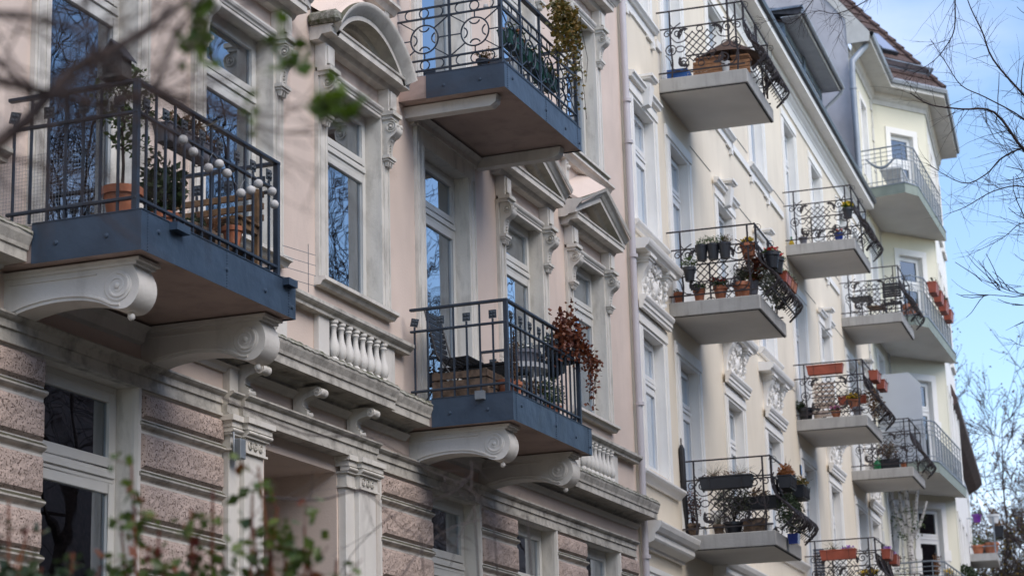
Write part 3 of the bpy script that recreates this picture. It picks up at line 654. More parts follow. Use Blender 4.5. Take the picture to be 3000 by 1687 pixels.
# upper balcony with circle railing
bal3 = bars_balcony(BUX, 2.56, 9.40, 9.68, 'second-floor balcony with blue band and railing of rings')
for x in (.24, 2.32):
    b = MB(); b.ext([(0, 9.27), (-1.03, 9.27), (-1.09, 9.31), (-1.11, 9.398), (0, 9.398)], 'x', x-.07, x+.07); b.build('slab_beam', M['trimc'], bal3)
MB().ext([(0, 9.24), (-.05, 9.25), (-.07, 9.33), (-.12, 9.38), (0, 9.39)], 'x', .32, 2.24).build('bed_moulding', M['trim'], bal3)
def flatc(mb, cx, cz, r, a0, a1, n=14, w=.009, t=.012, plane='f'):
    pts = [(cx+r*math.cos(a0+(a1-a0)*i/n), cz+r*math.sin(a0+(a1-a0)*i/n)) for i in range(n+1)]
    mb.tube([(p[0], 0, p[1]) for p in pts], w, 4)
def ring_cell():
    mb = MB(); r = .165
    mb.tube([(r*math.cos(a), 0, r*math.sin(a)) for a in [2*PI*i/28 for i in range(28)]], .010, 5, closed=True)
    for k in range(4):
        an = k*PI/2; c = (.155*math.cos(an), .155*math.sin(an)); rr = .065
        a0 = an+PI-1.15; 
        pts = [(c[0]+rr*math.cos(a0+2.3*i/12)*1.0, 0, c[1]+rr*math.sin(a0+2.3*i/12)*1.0) for i in range(13)]
        mb.tube(pts, .009, 5)
    return mb
def cell_parts(cw):
    A = ring_cell(); L = []
    L.append(('ring', A))
    s = MB(); 
    for k in range(4):
        an = k*PI/2; e = (cw/2 if k % 2 == 0 else .245); s.tube([(.165*math.cos(an), 0, .165*math.sin(an)), (e*math.cos(an), 0, e*math.sin(an))], .008, 4)
    for sx in (-1, 1):
        for sz in (-1, 1): s.tube([(.117*sx, 0, .117*sz), (cw/2*sx, 0, .245*sz)], .008, 4)
    L.append(('spoke', s))
    for z in (-.305, .305):
        t = MB(); t.tube([(.055*math.cos(a), 0, z+.055*math.sin(a)) for a in [2*PI*i/16 for i in range(16)]], .008, 5, closed=True)
        L.append(('small_ring', t))
        for sx in (-1, 1):
            t = MB(); L.append(('hook', t)); t.tube([(sx*(cw/2)-sx*.055+.05*math.cos(PI/2+sx*i*.26-0), 0, z+.055*math.sin(PI/2+sx*i*.26)) if False else (sx*(cw/2-.13)+sx*.055*math.sin(i*PI/10)+0, 0, z+.055*math.cos(i*PI/10)) for i in range(11)], .008, 5)
    return L
def ring_railing(slab, w, zt):
    d = BD-.04; zc = zt+.42
    levels = (('lower_rail', zt+.055), ('middle_rail', zt+.175), ('middle_rail', zt+.665), ('handrail', zt+.785))
    for nm, z in levels:
        r = MB(); r.box(0, w, -d-.012, -d+.012, z-.009, z+.009); r.box(.008, .032, -d+.012, 0, z-.009, z+.009); r.box(w-.032, w-.008, -d+.012, 0, z-.009, z+.009); r.build(nm, M['rail'], slab)
    r = MB(); r.box(-.01, w+.01, -d-.03, -d+.03, zt+1.0, zt+1.03); r.box(-.01, .05, -d+.03, 0, zt+1.0, zt+1.03); r.box(w-.05, w+.01, -d+.03, 0, zt+1.0, zt+1.03); r.build('handrail', M['rail'], slab)
    for x in (.02, w-.02): MB().box(x-.02, x+.02, -d-.02, -d+.02, zt+.006, zt+1.0).build('corner_post', M['rail'], slab)
    cw = (w-.04)/4; pf = [(n, m.mesh(n, M['rail'])) for n, m in cell_parts(cw)]
    dw = (d-.02)/2; ps = [(n, m.xf(Matrix.Rotation(PI/2, 4, 'Z')).mesh(n, M['rail'])) for n, m in cell_parts(dw)]
    pm = MB().box(-.013, .013, -.013, .013, .006, 1.0).mesh('post', M['rail'])
    for i in range(4):
        for n, me in pf: link(n, me, slab, (.02+cw*(i+.5), -d, zc))
        if i: link('post', pm, slab, (.02+cw*i, -d, zt))
    for x in (.02, w-.02):
        for i in range(2):
            for n, me in ps: link(n, me, slab, (x, -d+dw*(i+.5), zc))
        link('post', pm, slab, (x, -d+dw, zt))
ring_railing(bal3, 2.56, 9.68)
# ================================================================== CREAM BUILDING
CY = R(3.12765)
CB = empty('apartment_building', (28.9, 0, 0), CY, 'cream and white apartment house with grey concrete balconies and curly wrought iron railings', 'building')
CX = [1.33, 3.7, 7.3, 10.88, 14.7, 18.05, 21.9, 24.1]
CD = [0, 1, 0, 0, 1, 0, 1, 0]
CL = 25.2
cops = []
for cx, dr in zip(CX, CD):
    cops += [(cx-.65, cx+.65, 5.87 if dr else 6.62, 8.70), (cx-.65, cx+.65, 9.52 if dr else 10.3, 12.3), (cx-.65, cx+.65, 13.25 if dr else 13.97, 16.13), (cx-.65, cx+.65, 1.6, 4.55)]
_w = wall_mesh(0, CL, 0, 17.0, cops, .4); _w.build('wall', M['cream'], CB); reveals(_w, 'white', CB)
s_ = MB(); s_.box(0.02, .2, .41, 10, 0, 17.0); s_.box(CL-.2, CL-.02, .41, 10, 0, 17.0); s_.box(0, CL, 10, 10.2, 0, 17.0); s_.build('side_walls', M['cream'], CB)
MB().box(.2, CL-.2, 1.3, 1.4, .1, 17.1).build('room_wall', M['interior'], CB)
f_ = MB()
for z in (5.6, 9.3, 13.0): f_.box(.2, CL-.2, .41, 1.3, z-.15, z)
f_.build('room_dividers', M['interiorw'], CB)
def cgroup(name, mb, mt='white', cx=0, z=0): return link(name, mb, CB, (cx, 0, z))
def c_surround(h, b):
    """flat architrave with stepped inner edge; origin at the sill middle"""
    m = MB()
    for s in (-1, 1):
        for (p, q, y) in ((.65, .70, -.025), (.70, .82, -.05), (.82, .89, -.035)):
            a, c = sorted((s*p, s*q)); m.box(a, c, y, -.001, -b, h)
    m.box(-.649, .649, -.025, -.001, h, h+.05); m.box(-.89, .89, -.0505, -.001, h+.05, h+.17); m.box(-.89, .89, -.035, -.001, h+.17, h+.24)
    for s in (-1, 1): a, c = sorted((s*.65, s*.89)); m.box(a, c, -.0255, -.001, h+.0005, h+.0495)
    return m
sm1 = c_surround(2.08, .1).mesh('window_surround', M['white']); sm1d = c_surround(2.83, 0).mesh('window_surround', M['white'])
sm2 = c_surround(2.0, .1).mesh('window_surround', M['white']); sm2d = c_surround(2.78, 0).mesh('window_surround', M['white'])
sm3 = c_surround(2.16, .1).mesh('window_surround', M['white']); sm3d = c_surround(2.88, 0).mesh('window_surround', M['white'])
# keystone hood of second floor
kh = MB(); kh.ext([(-.001, .1), (-.06, .1), (-.07, .14), (-.10, .16), (-.10, .19), (-.001, .21)], 'x', -.92, .92); khm = kh.mesh('hood_moulding', M['white'])
kk = MB(); kk.add([(-.09,-.001,.0),(.09,-.001,.0),(.15,-.001,.42),(-.15,-.001,.42),(-.09,-.12,.03),(.09,-.12,.03),(.13,-.17,.36),(-.13,-.17,.36)], [(0,3,2,1),(4,5,6,7),(0,1,5,4),(1,2,6,5),(2,3,7,6),(3,0,4,7)])
kk.box(-.18, .18, -.20, -.001, .42, .45); kk.box(-.21, .21, -.23, -.001, .45, .49); kkm = kk.mesh('keystone', M['white'])
# cartouche of the first floor: two S consoles with husks, shield, shell, scrolls
def cartouche():
    m = MB()
    for s in (-1, 1):
        pf = curve_profile([(-.02, 0), (-.05, .02), (-.06, .25), (-.10, .4), (-.17, .52), (-.19, .62), (-.16, .70), (-.08, .74), (-.02, .75)], 4)
        m.ext(pf+[(0, .75), (0, 0)], 'x', s*.62-.09, s*.62+.09, True)
        volute_relief(m, s*.62-.092, -.12, .62, .075, -1); volute_relief(m, s*.62+.092, -.12, .62, .075, 1)
        for k in range(26):
            t = k/25; z = .68-.75*t; x = s*(.53-.02*math.sin(t*9)); m.ball((x+rnd.uniform(-.05, .05), -.16+.11*t+rnd.uniform(-.02, .02), z), rnd.uniform(.02, .038), 6, 4)
    m.lathe([(.001, -.10), (.10, -.09), (.16, -.05), (.18, 0)], (0, -.02, .30), 14, 'y', capb=False); 
    for s in (-1, 1):
        m.tube([(s*p[0], -.07-.05*i/26, p[1]) for i, p in enumerate(spiral((.24, .36), .17, .02, -1.2, 1.5))], [.035*(1-.6*i/26) for i in range(27)], 6)
        m.tube([(s*p[0], -.06, p[1]) for i, p in enumerate(spiral((.20, .08), .13, .02, 1.4, -1.4))], [.03*(1-.6*i/26) for i in range(27)], 6)
        m.tube([(s*p[0], -.12, p[1]) for i, p in enumerate(spiral((.17, .60), .11, .02, 2.6, -1.5))], [.03*(1-.5*i/26) for i in range(27)], 6)
    for k in range(7):
        a = PI/2+(k-3)*.33; m.tube([(0, -.10, .52), (.17*math.cos(a), -.14, .52+.20*math.sin(a))], [.012, .03], 5)
    for k in range(60): m.ball((rnd.uniform(-.40, .40), rnd.uniform(-.10, -.03), rnd.uniform(-.12, .62)), rnd.uniform(.018, .04), 6, 4)
    m.box(-.55, .55, -.03, -.001, -.02, .70)
    return m
cam_ = cartouche().mesh('cartouche', M['white'])
shf = MB()
for s in (-1, 1): 
    for z0, z1, o in ((.0, .03, 0), (.03, .07, .03), (.07, .12, .06)): shf.box(s*.62-.13-o, s*.62+.13+o, -.18-o, -.001, z0, z1)
shf.ext([(-.001, .12), (-.22, .12), (-.24, .15), (-.27, .17), (-.29, .21), (-.30, .25), (-.30, .265), (-.001, .30)], 'x', -1.08, 1.08)
shm_ = shf.mesh('shelf_hood', M['white'])
ar = MB().ext([(-.001, 0), (-.06, 0), (-.06, .05), (-.08, .06), (-.08, .11), (-.10, .13), (-.12, .17), (-.12, .20), (-.001, .21)], 'x', -.90, .90).mesh('architrave', M['white'])
sil = MB().ext([(-.001, 0), (-.06, 0), (-.08, .03), (-.11, .05), (-.13, .08), (-.13, .11), (-.001, .12)], 'x', -1.0, 1.0).mesh('window_sill', M['white'])
s3 = MB(); s3.ext([(-.001, .12), (-.07, .12), (-.09, .15), (-.12, .18), (-.12, .21), (-.001, .22)], 'x', -1.0, 1.0); s3.box(-.97, .97, -.03, -.001, -.02, .12)
s3.box(-.9, -.78, -.06, -.001, -.16, -.021); s3.box(.78, .9, -.06, -.001, -.16, -.021); s3.box(-.90, -.5, -.045, -.001, -.06, -.022); s3.box(.5, .9, -.045, -.001, -.0601, -.022)
s3m = s3.mesh('window_sill', M['white'])
strip = MB().box(0, 1, -.04, -.001, -.075, .06).mesh('apron_band', M['white'])
for i, (cx, dr) in enumerate(zip(CX, CD)):
    link('window_surround', sm1d if dr else sm1, CB, (cx, 0, 5.87 if dr else 6.62)); window(CB, cx, 5.88 if dr else 6.62, 8.70, .65, .14, 8.0, 'winframew', curtain=(.1, .95, 'curtain') if i % 3 != 1 else None)
    link('window_surround', sm2d if dr else sm2, CB, (cx, 0, 9.52 if dr else 10.3)); window(CB, cx, 9.53 if dr else 10.3, 12.3, .65, .14, 11.62, 'winframew', curtain=(.1, .9, 'curtain') if i % 2 == 0 else None)
    link('window_surround', sm3d if dr else sm3, CB, (cx, 0, 13.25 if dr else 13.97)); window(CB, cx, 13.26 if dr else 13.97, 16.13, .65, .14, 15.4, 'winframew', curtain=(.2, .9, 'curtain'))
    window(CB, cx, 1.62, 4.55, .65, .14, 3.9, 'winframew', curtain=(.1, .9, 'curtain'))
    q = c_surround(2.95, 0).build('window_surround', M['white'], CB, (cx, 0, 1.6))
    if not dr:
        link('architrave', ar, CB, (cx, -.052, 8.94 if 0 else 8.945)); link('cartouche', cam_, CB, (cx, -.002, 9.12)); link('shelf_hood', shm_, CB, (cx, 0, 9.78-.10))
        link('window_sill', sil, CB, (cx, 0, 6.38)); link('hood_moulding', khm, CB, (cx, -.036, 12.45)); link('keystone', kkm, CB, (cx, -.02, 12.32)); link('window_sill', sil, CB, (cx, 0, 10.17)); link('window_sill', s3m, CB, (cx, 0, 13.74))
for a, b in ((2.45, 2.75), (8.3, 9.9), (11.9, 13.4), (15.9, 17.0), (19.1, 20.6)):
    link('apron_band', strip, CB, (a, 0, 13.80), scale=(b-a, 1, 1))
# sill course, lower cornice
MB().ext([(-.001, 6.36), (-.05, 6.36), (-.08, 6.40), (-.13, 6.44), (-.15, 6.47), (-.15, 6.50), (-.001, 6.52)], 'x', .08, 2.58).build('sill_course', M['white'], CB)
MB().ext([(-.001, 6.36), (-.05, 6.36), (-.08, 6.40), (-.13, 6.44), (-.15, 6.47), (-.15, 6.50), (-.001, 6.52)], 'x', 4.85, 13.5).build('sill_course', M['white'], CB)
for a, b in ((.12, 2.62), (4.86, CL)):
    MB().ext([(-.001, 5.38), (-.06, 5.38), (-.07, 5.42), (-.20, 5.47), (-.22, 5.50), (-.22, 5.58), (-.26, 5.60), (-.30, 5.66), (-.32, 5.72), (-.32, 5.74), (-.001, 5.80)], 'x', a, b).build('cornice', M['white'], CB)
MB().ext([(-.001, 4.95), (-.05, 4.95), (-.05, 5.05), (-.07, 5.06), (-.07, 5.14), (-.001, 5.15)], 'x', .12, CL).build('string_course', M['white'], CB)
MB().box(.05, .45, -.03, -.001, 0, 17).build('corner_pilaster', M['cream'], CB)
for z in (14.12, 12.72, 10.1):
    g = MB()
    for i in range(len(CX)-1):
        a, b = CX[i]+1.0, CX[i+1]-1.0
        if b > a+.3: MB().tube([(a, -.006, z), (b, -.006, z+.01)], .006, 4).build('thin_cable', M['string'], CB)
# main cornice
mc = MB(); mc.ext([(-.001, 16.52), (-.03, 16.52), (-.03, 16.74), (-.05, 16.76), (-.05, 16.80), (-.09, 16.84), (-.11, 16.86), (-.11, 16.90)] + [(-.12, 16.91), (-.12, 17.02), (-.17, 17.03), (-.17, 17.06), (-.40, 17.07), (-.40, 17.27), (-.001, 17.27)], 'x', .1, CL-.05)
mc.build('main_cornice', M['white'], CB)
dn = MB()
x = .15
while x < CL-.2: dn.box(x, x+.05, -.165, -.121, 16.92, 17.025); x += .095
dn.build('dentil_row', M['white'], CB, kind='stuff')
gt = MB(); gt.ext([(-.41+0, 17.20), (-.47, 17.22), (-.49, 17.28), (-.48, 17.33), (-.38, 17.35), (-.38, 17.275), (-.405, 17.27)], 'x', .1, CL); gt.build('gutter', M['darkedge'], CB)
# mansard roof
rf = MB(); rf.ext([(-.38, 17.275), (1.9, 20.2), (3.6, 21.4), (9.5, 21.4), (10.2, 17.2)], 'x', .1, CL-.02); rf.build('roof', M['slate'], CB)
# dormer
def dormer(x0, x1):
    D_ = empty('dormer', (x0, .33, 0), parent=CB); w = x1-x0
    e = MB(); e.box(0, .12, .18, 2.4, 17.5, 19.95); e.box(w-.12, w, .18, 2.4, 17.5, 19.95); e.box(w/2-.1, w/2+.1, .16, .6, 17.5, 19.95); e.box(.12, w-.12, .2, .5, 19.72, 19.95); e.box(.12, w-.12, .2, .5, 17.5, 18.35)
    e.build('dormer_wall', M['bluedormer'], D_)
    r = MB(); r.ext([(-.22, 19.96), (2.6, 20.35), (2.6, 20.50), (-.30, 20.10), (-.30, 20.03)], 'x', -.35, w+.30); r.build('dormer_roof', M['slate'], D_)
    s = MB(); n = 9
    for i in range(n): s.ext([(-.28+i*.055, 19.945-.0005*i), (-.28+i*.055+.05, 19.945-.0005*i), (-.28+i*.055+.05, 19.96), (-.28+i*.055, 19.96)], 'x', -.3, w+.25)
    s.build('soffit_boards', M['greyboard'], D_)
    g = MB(); g.tube([(-.33, -.33, 20.02), (w+.28, -.33, 20.02)], .055, 8); g.tube([(w+.2, -.33, 19.98), (w+.2, -.28, 19.86), (w+.12, .1, 19.5), (w+.06, .14, 19.3), (w+.06, .14, 17.8)], .04, 8); g.build('dormer_gutter', M['zincpipe'], D_)
    f = MB(); f.box(-.30, w+.26, -.27, -.24, 19.90, 20.02); f.build('fascia_board', M['beamwhite'], D_)
    z = MB(); z.box(-.40, .02, -.34, 2.5, 20.11, 20.16); z.build('verge_flashing', M['zinc'], D_)
    for a, b in ((.14, w/2-.12), (w/2+.12, w-.14)):
        nwin = 2; ww = (b-a)/nwin
        for k in range(nwin):
            mb = MB(); xa, xb = a+k*ww, a+(k+1)*ww-.02
            mb.box(xa, xa+.09, .22, .32, 18.36, 19.7); mb.box(xb-.09, xb, .22, .32, 18.36, 19.7); mb.box(xa+.09, xb-.09, .22, .32, 18.36, 18.45); mb.box(xa+.09, xb-.09, .22, .32, 19.6, 19.7); mb.box(xa+.09, xb-.09, .22, .32, 19.2, 19.28)
            wn_ = mb.build('dormer_window', M['winframew'], D_)
    MB().box(.13, w-.13, .27, .275, 18.4, 19.68).build('pane', M['glass'], D_); MB().box(.13, w-.13, .6, .62, 18.3, 19.7).build('room_wall', M['interior'], D_)
dormer(18.25, 23.5)
# ---- wrought iron balconies of the cream house
SW, SD, SH = 2.2, 1.45, .235
def bulge(t): return 0.33*math.exp(-((t-.25)/.23)**2) if t < .85 else 0
def crescent(c, r, a, sc=1):
    """leafy crescent plate outline extruded"""
    out = []; n = 12
    for i in range(n+1): an = a-1.5+3.0*i/n; out.append((c[0]+r*math.cos(an), c[1]+r*math.sin(an)))
    for i in range(n-1, 0, -1):
        an = a-1.5+3.0*i/n; rr = r*(.48+(.20 if i % 2 else -.05)); off = .18*r
        out.append((c[0]+rr*math.cos(an)-off*math.cos(a)*0, c[1]+rr*math.sin(an)))
    return out
def panel_elements(W_):
    """list of (name, kind, data) in the (s,t) plane for one panel of width W_ (0 .. W_)"""
    E_ = []
    E_.append(('handrail', 'bar', [(0, 1.15), (W_, 1.15)], .013)); E_.append(('middle_rail', 'bar', [(0, .85), (W_, .85)], .012)); E_.append(('lower_rail', 'bar', [(0, .10), (W_, .10)], .013))
    return E_
def motif(s0, w, full=True):
    """ornament for a bay of width w starting at s0"""
    L = []; c = s0+w/2
    for s in (s0+.10,) + ((s0+w-.0,) if full else ()):
        L.append(('post', [(s, .0), (s+.02, .25), (s, .55), (s, .85), (s, 1.15)], .010))
    # ring with star at the post, oval beside it
    for (a, sg) in ((s0+.10, 1), (s0+w-.02, -1)):
        L.append(('ring', [(a+.085*math.cos(q), .48+.085*math.sin(q)) for q in [2*PI*i/16 for i in range(17)]], .0065))
        L.append(('oval', [(a+sg*.155+.068*math.cos(q), .48+.052*math.sin(q)) for q in [2*PI*i/14 for i in range(15)]], .0055))
        L.append(('scroll', spiral((a+sg*.12, .76), .10, .015, PI if sg > 0 else 0, -sg*1.6), .0065))
        L.append(('scroll', spiral((a+sg*.19, .24), .11, .018, -PI/2, sg*1.7), .0065))
        L.append(('scroll', spiral((a-sg*.05, .76), .07, .015, 0 if sg > 0 else PI, sg*1.3), .0055))
        L.append(('scroll', curve_profile([(a-sg*.09, .40), (a-sg*.02, .30), (a+sg*.0, .2), (a+sg*.06, .13), (a+sg*.14, .12)], 4), .006))
        L.append(('scroll', curve_profile([(a+sg*.01, .70), (a+sg*.10, .60), (a+sg*.24, .62), (a+sg*.30, .70)], 4), .0055))
        L.append(('scroll', curve_profile([(a+sg*.18, .93), (a+sg*.13, .90), (a+sg*.06, .86), (a+sg*.02, .90), (a-sg*.0, .94)], 3), .0055))
    # lattice
    h = min(.26, w*.24); step = .125; k = int(h*2/step)
    for i in range(-k, k+1):
        o = i*step*1.0
        for sg in (-1, 1):
            pts = []
            for t in (-h, h):
                pass
            a0 = max(-h, -h-o) if True else 0
            lo = max(-h, -h-o); hi = min(h, h-o)
            if hi-lo > .06:
                L.append(('lattice_bar', [(c+sg*lo, .50+(lo+o)), (c+sg*(lo+hi)/2, .50+(lo+hi)/2+o), (c+sg*hi, .50+(hi+o))], .0055))
    L.append(('loop', [(c+.05*math.cos(q), .79+.05*math.sin(q)) for q in [2*PI*i/12 for i in range(13)]], .0055))
    L.append(('loop', [(c+.05*math.cos(q), .20+.05*math.sin(q)) for q in [2*PI*i/12 for i in range(13)]], .0055))
    return L, [(c-h, .50+h*.85, 2.4), (c+h, .50+h*.85, .75), (c-h, .50-h*.85, -2.4), (c+h, .50-h*.85, -.75)], [(s0+.10, .48), (s0+w-.02, .48)]
def side_map(x0): return lambda s, t, o=0: (x0+o, -s, t)
def front_map(s, t, o=0): return (s, -SD+.03-bulge(t)-o, t)
RAILPROTO = []
def add_panel(mapf, bays, W_):
    for nm, kd, pts, r in panel_elements(W_):
        a, b = pts; n = 2
        RAILPROTO.append((nm, MB().tube([mapf(a[0], a[1]), mapf(b[0], b[1])], r*1.2, 4).mesh(nm, M['iron'])))
    for (s0, w) in bays:
        L, cres, stars = motif(s0, w)
        for nm, pts, r in L: RAILPROTO.append((nm, MB().tube([mapf(*p) for p in pts], r*1.85, 4).mesh(nm, M['iron'])))
        for (cu, cv, a) in cres:
            o = crescent((cu, cv), .115, a); m = MB(); n = len(o)
            v = [mapf(p[0], p[1], -.003) for p in o]+[mapf(p[0], p[1], .003) for p in o]
            q = 12
            f = []
            for i in range(q-1): f.append((i, i+1, n-1-i, n-i if n-i < n else 0)) if 0 else None
            # strip between outer arc (0..12) and inner arc (n-1 .. 13)
            inner = [12]+list(range(13, n))+[0]; inner = inner[::-1]
            for i in range(12):
                a1, b1 = i, i+1; c1, d1 = inner[i+1] if i+1 < len(inner) else 12, inner[i]
                fs = [a1, b1, c1, d1]; fs = [x for k_, x in enumerate(fs) if x not in fs[:k_]]
                if len(fs) > 2: f.append(tuple(fs)); f.append(tuple(x+n for x in fs[::-1]))
            m.add(v, f); RAILPROTO.append(('acanthus_leaf', m.mesh('acanthus_leaf', M['iron'], recalc=False)))
        for (su, sv) in stars:
            m = MB()
            for k in range(8):
                an = k*PI/4; m.tube([mapf(su, sv, .008), mapf(su+.05*math.cos(an), sv+.05*math.sin(an), .012)], [.005, .012], 4)
            RAILPROTO.append(('star_flower', m.mesh('star_flower', M['iron'])))
add_panel(side_map(.03), [(.12, 1.18)], SD-.03)
add_panel(side_map(SW-.03), [(.12, 1.18)], SD-.03)
add_panel(front_map, [(.02, 1.06), (1.08, 1.06)], SW)
# bow struts at the front corners
for x in (.03, SW-.03, SW*.5):
    RAILPROTO.append(('bow_strut', MB().tube([front_map(x, t) for t in [i/14*1.15 for i in range(15)]], .009, 4).mesh('bow_strut', M['iron'])))
    RAILPROTO.append(('scroll', MB().tube([(x, -SD-.02+p[0], p[1]) for p in spiral((0, 1.08), .07, .01, 0, 1.5, 16)], .0055, 4).mesh('scroll', M['iron'])))
for k in range(15):
    x = .1+k*.142; m = MB().tube([front_map(x+.02*math.sin(t*9+k), t, .01) for t in [.03+i/14*.81 for i in range(15)]], .0075, 4)
    RAILPROTO.append(('belly_bar', m.mesh('belly_bar', M['iron'])))
slabm = MB().box(0, SW, -SD, 0, -SH+.006, 0).mesh('balcony', M['conc'], bevel=.01)
slabu = MB().box(.05, SW-.05, -SD+.05, -.0, -SH-.002, -SH+.0055).mesh('slab_underside', M['concunder'])
dr_ = MB(); dr_.box(.02, SW-.02, -SD+.02, -SD+.045, -SH-.004, -SH+.0058); dr_.box(.02, .045, -SD+.045, 0, -SH-.004, -SH+.0058); drm = dr_.mesh('drip_joint', M['drip'])
CBAL = {}
for key, x, z in (('t1', 2.6, 13.22), ('m1', 2.6, 9.5), ('l1', 2.78, 5.85), ('t2', 13.62, 13.22), ('m2', 13.62, 9.5), ('l2', 13.62, 5.85), ('t3', 20.8, 13.22), ('m3', 20.8, 9.5), ('l3', 20.8, 5.85)):
    s = link('balcony', slabm, CB, (x, 0, z)); CBAL[key] = (x, z)
    link('slab_underside', slabu, s); link('drip_joint', drm, s)
    for nm, me in RAILPROTO: link(nm, me, s)
# ================================================================== YELLOW BUILDING
YB = empty('apartment_building', (28.9, 0, 0), CY, 'pale yellow corner house with angled bay, brown tiled roof and green-edged balconies', 'building')
EZ = 21.75
A_, B_, C_ = (29.4, 0.0), (31.0, -1.31), (36.8, -1.02)
obl = math.atan2(B_[1]-A_[1], B_[0]-A_[0]); OLEN = math.hypot(B_[0]-A_[0], B_[1]-A_[1])
fra = math.atan2(C_[1]-B_[1], C_[0]-B_[0]); FLEN = math.hypot(C_[0]-B_[0], C_[1]-B_[1])
# sliver
LV = [17.62, 14.0, 10.4, 6.8]
sops = [(26.9, 27.9, z+1.0, z+3.15) for z in LV]
_w = wall_mesh(CL+.02, 29.4, 0, EZ, sops, .35); _w.build('wall', M['yellow'], YB); reveals(_w, 'white', YB)
for z in LV:
    window(YB, 27.4, z+1.0, z+3.15, .5, .14, z+2.5, 'winframew')
    MB().box(26.72, 26.9, -.03, -.001, z+.9, z+3.3).box(27.9, 28.08, -.03, -.001, z+.9, z+3.3).box(26.9, 27.9, -.03, -.001, z+3.15, z+3.3).build('window_surround', M['white'], YB)
qn = MB()
for k in range(46):
    z = .4+k*.46; w = .34 if k % 2 else .22
    for a_ in (CL+.05, 29.33-w):
        if z < 21.2: MB().box(a_, a_+w, -.03, -.001, z, z+.42).build('quoin_block', M['beamwhite'], YB)
ob = empty('angled_bay', (*A_, 0), obl, parent=YB)
oops = [(.62, 1.50, z+.25, z+2.98) for z in LV]; 
_w = wall_mesh(0, OLEN, 0, EZ, oops, .3); _w.build('bay_wall', M['yellow'], ob); reveals(_w, 'white', ob)
for z in LV:
    window(ob, 1.06, z+.25, z+2.98, .44, .12, z+2.15, 'winframew', name='bay_window')
    m = MB(); m.box(.45, .62, -.04, -.001, z+.1, z+2.99); m.box(1.50, 1.67, -.04, -.001, z+.1, z+2.99); m.box(.45, 1.67, -.0405, -.001, z+2.99, z+3.17); m.box(.40, .64, -.055, -.001, z+1.55, z+1.85); m.box(1.48, 1.74, -.055, -.001, z+1.55, z+1.85)
    m.build('bay_surround', M['white'], ob)
fr_ = empty('front_bay', (*B_, 0), fra, parent=YB)
fops = [(x, x+.9, z+.9, z+2.9) for z in LV for x in (.75, 2.45, 4.2)]
_w = wall_mesh(0, FLEN, 0, EZ, fops, .3); _w.build('bay_wall', M['white'], fr_); MB().box(.002, .56, -.012, -.001, 0, EZ-.36).build('corner_strip', M['yellow'], fr_); reveals(_w, 'white', fr_)
for z in LV:
    for x in (.75, 2.45, 4.2):
        m = MB(); m.box(x-.16, x, -.05, -.001, z+.8, z+3.05); m.box(x+.9, x+1.06, -.05, -.001, z+.8, z+3.05); m.box(x, x+.9, -.05, -.001, z+2.9, z+3.05); m.box(x-.2, x+1.1, -.09, -.001, z+.66, z+.8)
        m.box(x, x+.9, .1, .14, z+.9, z+2.9) ; m.build('bay_surround', M['white'], fr_)
bk = MB(); bk.box(CL+.02, 29.4, .45, .55, 0, EZ); bk.add([(29.4, .5, 0), (31.2, -.7, 0), (31.2, -.7, EZ), (29.4, .5, EZ)], [(0,1,2,3)]); bk.build('room_wall', M['interior'], YB)
# gable wall facing us
gb = MB(); gb.add([(CL+.005, -.0, 0), (CL+.005, 12, 0), (CL+.005, 12, 26), (CL+.005, 6, 28.2), (CL+.005, 2.6, 26.15), (CL+.005, 0, 22.72)], [(0,1,2,3,4,5)]); gb.build('gable_wall', M['greywall'], YB)
ec = MB(); ec.box(36.7, 36.8, -1.0, 11, 0, EZ); ec.box(CL, 36.8, 11, 11.2, 0, EZ); ec.build('side_walls', M['yellow'], YB)
MB().ext([(-.60, EZ+.0), (.0, EZ-.01), (.0, 22.45), (2.6, 25.85), (2.6, 26.2), (-.62, EZ+.26)], 'x', CL-.03, CL+.004).build('verge_board', M['beamwhite'], YB)
# eaves following the plan
def offset_plan(d):
    nA = (0, -1); nB = (math.sin(obl), -math.cos(obl)); nC = (math.sin(fra), -math.cos(fra))
    def inter(p, n, q, m):
        # lines p + n*d, q + m*d
        a = math.atan2(-n[0], n[1]) ; 
        d1 = (-n[1], n[0]); d2_ = (-m[1], m[0]); px, py = p[0]+n[0]*d, p[1]+n[1]*d; qx, qy = q[0]+m[0]*d, q[1]+m[1]*d
        den = d1[0]*d2_[1]-d1[1]*d2_[0]; t = ((qx-px)*d2_[1]-(qy-py)*d2_[0])/den; return (px+d1[0]*t, py+d1[1]*t)
    return [(CL, -d), inter(A_, nA, A_, nB), inter(B_, nB, B_, nC), (C_[0]+nC[0]*d, C_[1]+nC[1]*d)]
def sweep_plan(prof, close=False):
    """prof: (offset, z)"""
    rows = [[(*p, z) for p in offset_plan(o)] for (o, z) in prof]; m = MB(); k = 4
    v = [p for r_ in rows for p in r_]
    m.add(v, [(i*k+j, i*k+j+1, (i+1)*k+j+1, (i+1)*k+j) for i in range(len(rows)-1) for j in range(k-1)]); return m
sweep_plan([(.0, EZ-.35), (.04, EZ-.35), (.05, EZ-.22), (.10, EZ-.16), (.12, EZ-.05), (.14, EZ), (.62, EZ+.01), (.62, EZ+.22), (.0, EZ+.24)]).build('eaves', M['beamwhite'], YB)
sweep_plan([(.62, EZ+.12), (.70, EZ+.13), (.73, EZ+.22), (.70, EZ+.27), (.58, EZ+.28)]).build('gutter', M['zincpipe'], YB)
rp_ = offset_plan(.60); 
def roof_face(p, q, up=4.2, ins=3.1):
    pass
inner = offset_plan(-2.6); 
v = [(*p, EZ+.25) for p in rp_]+[(*p, EZ+4.4) for p in offset_plan(-2.6)]
yr = MB().add(v, [(0, 1, 5, 4), (1, 2, 6, 5), (2, 3, 7, 6)]); 
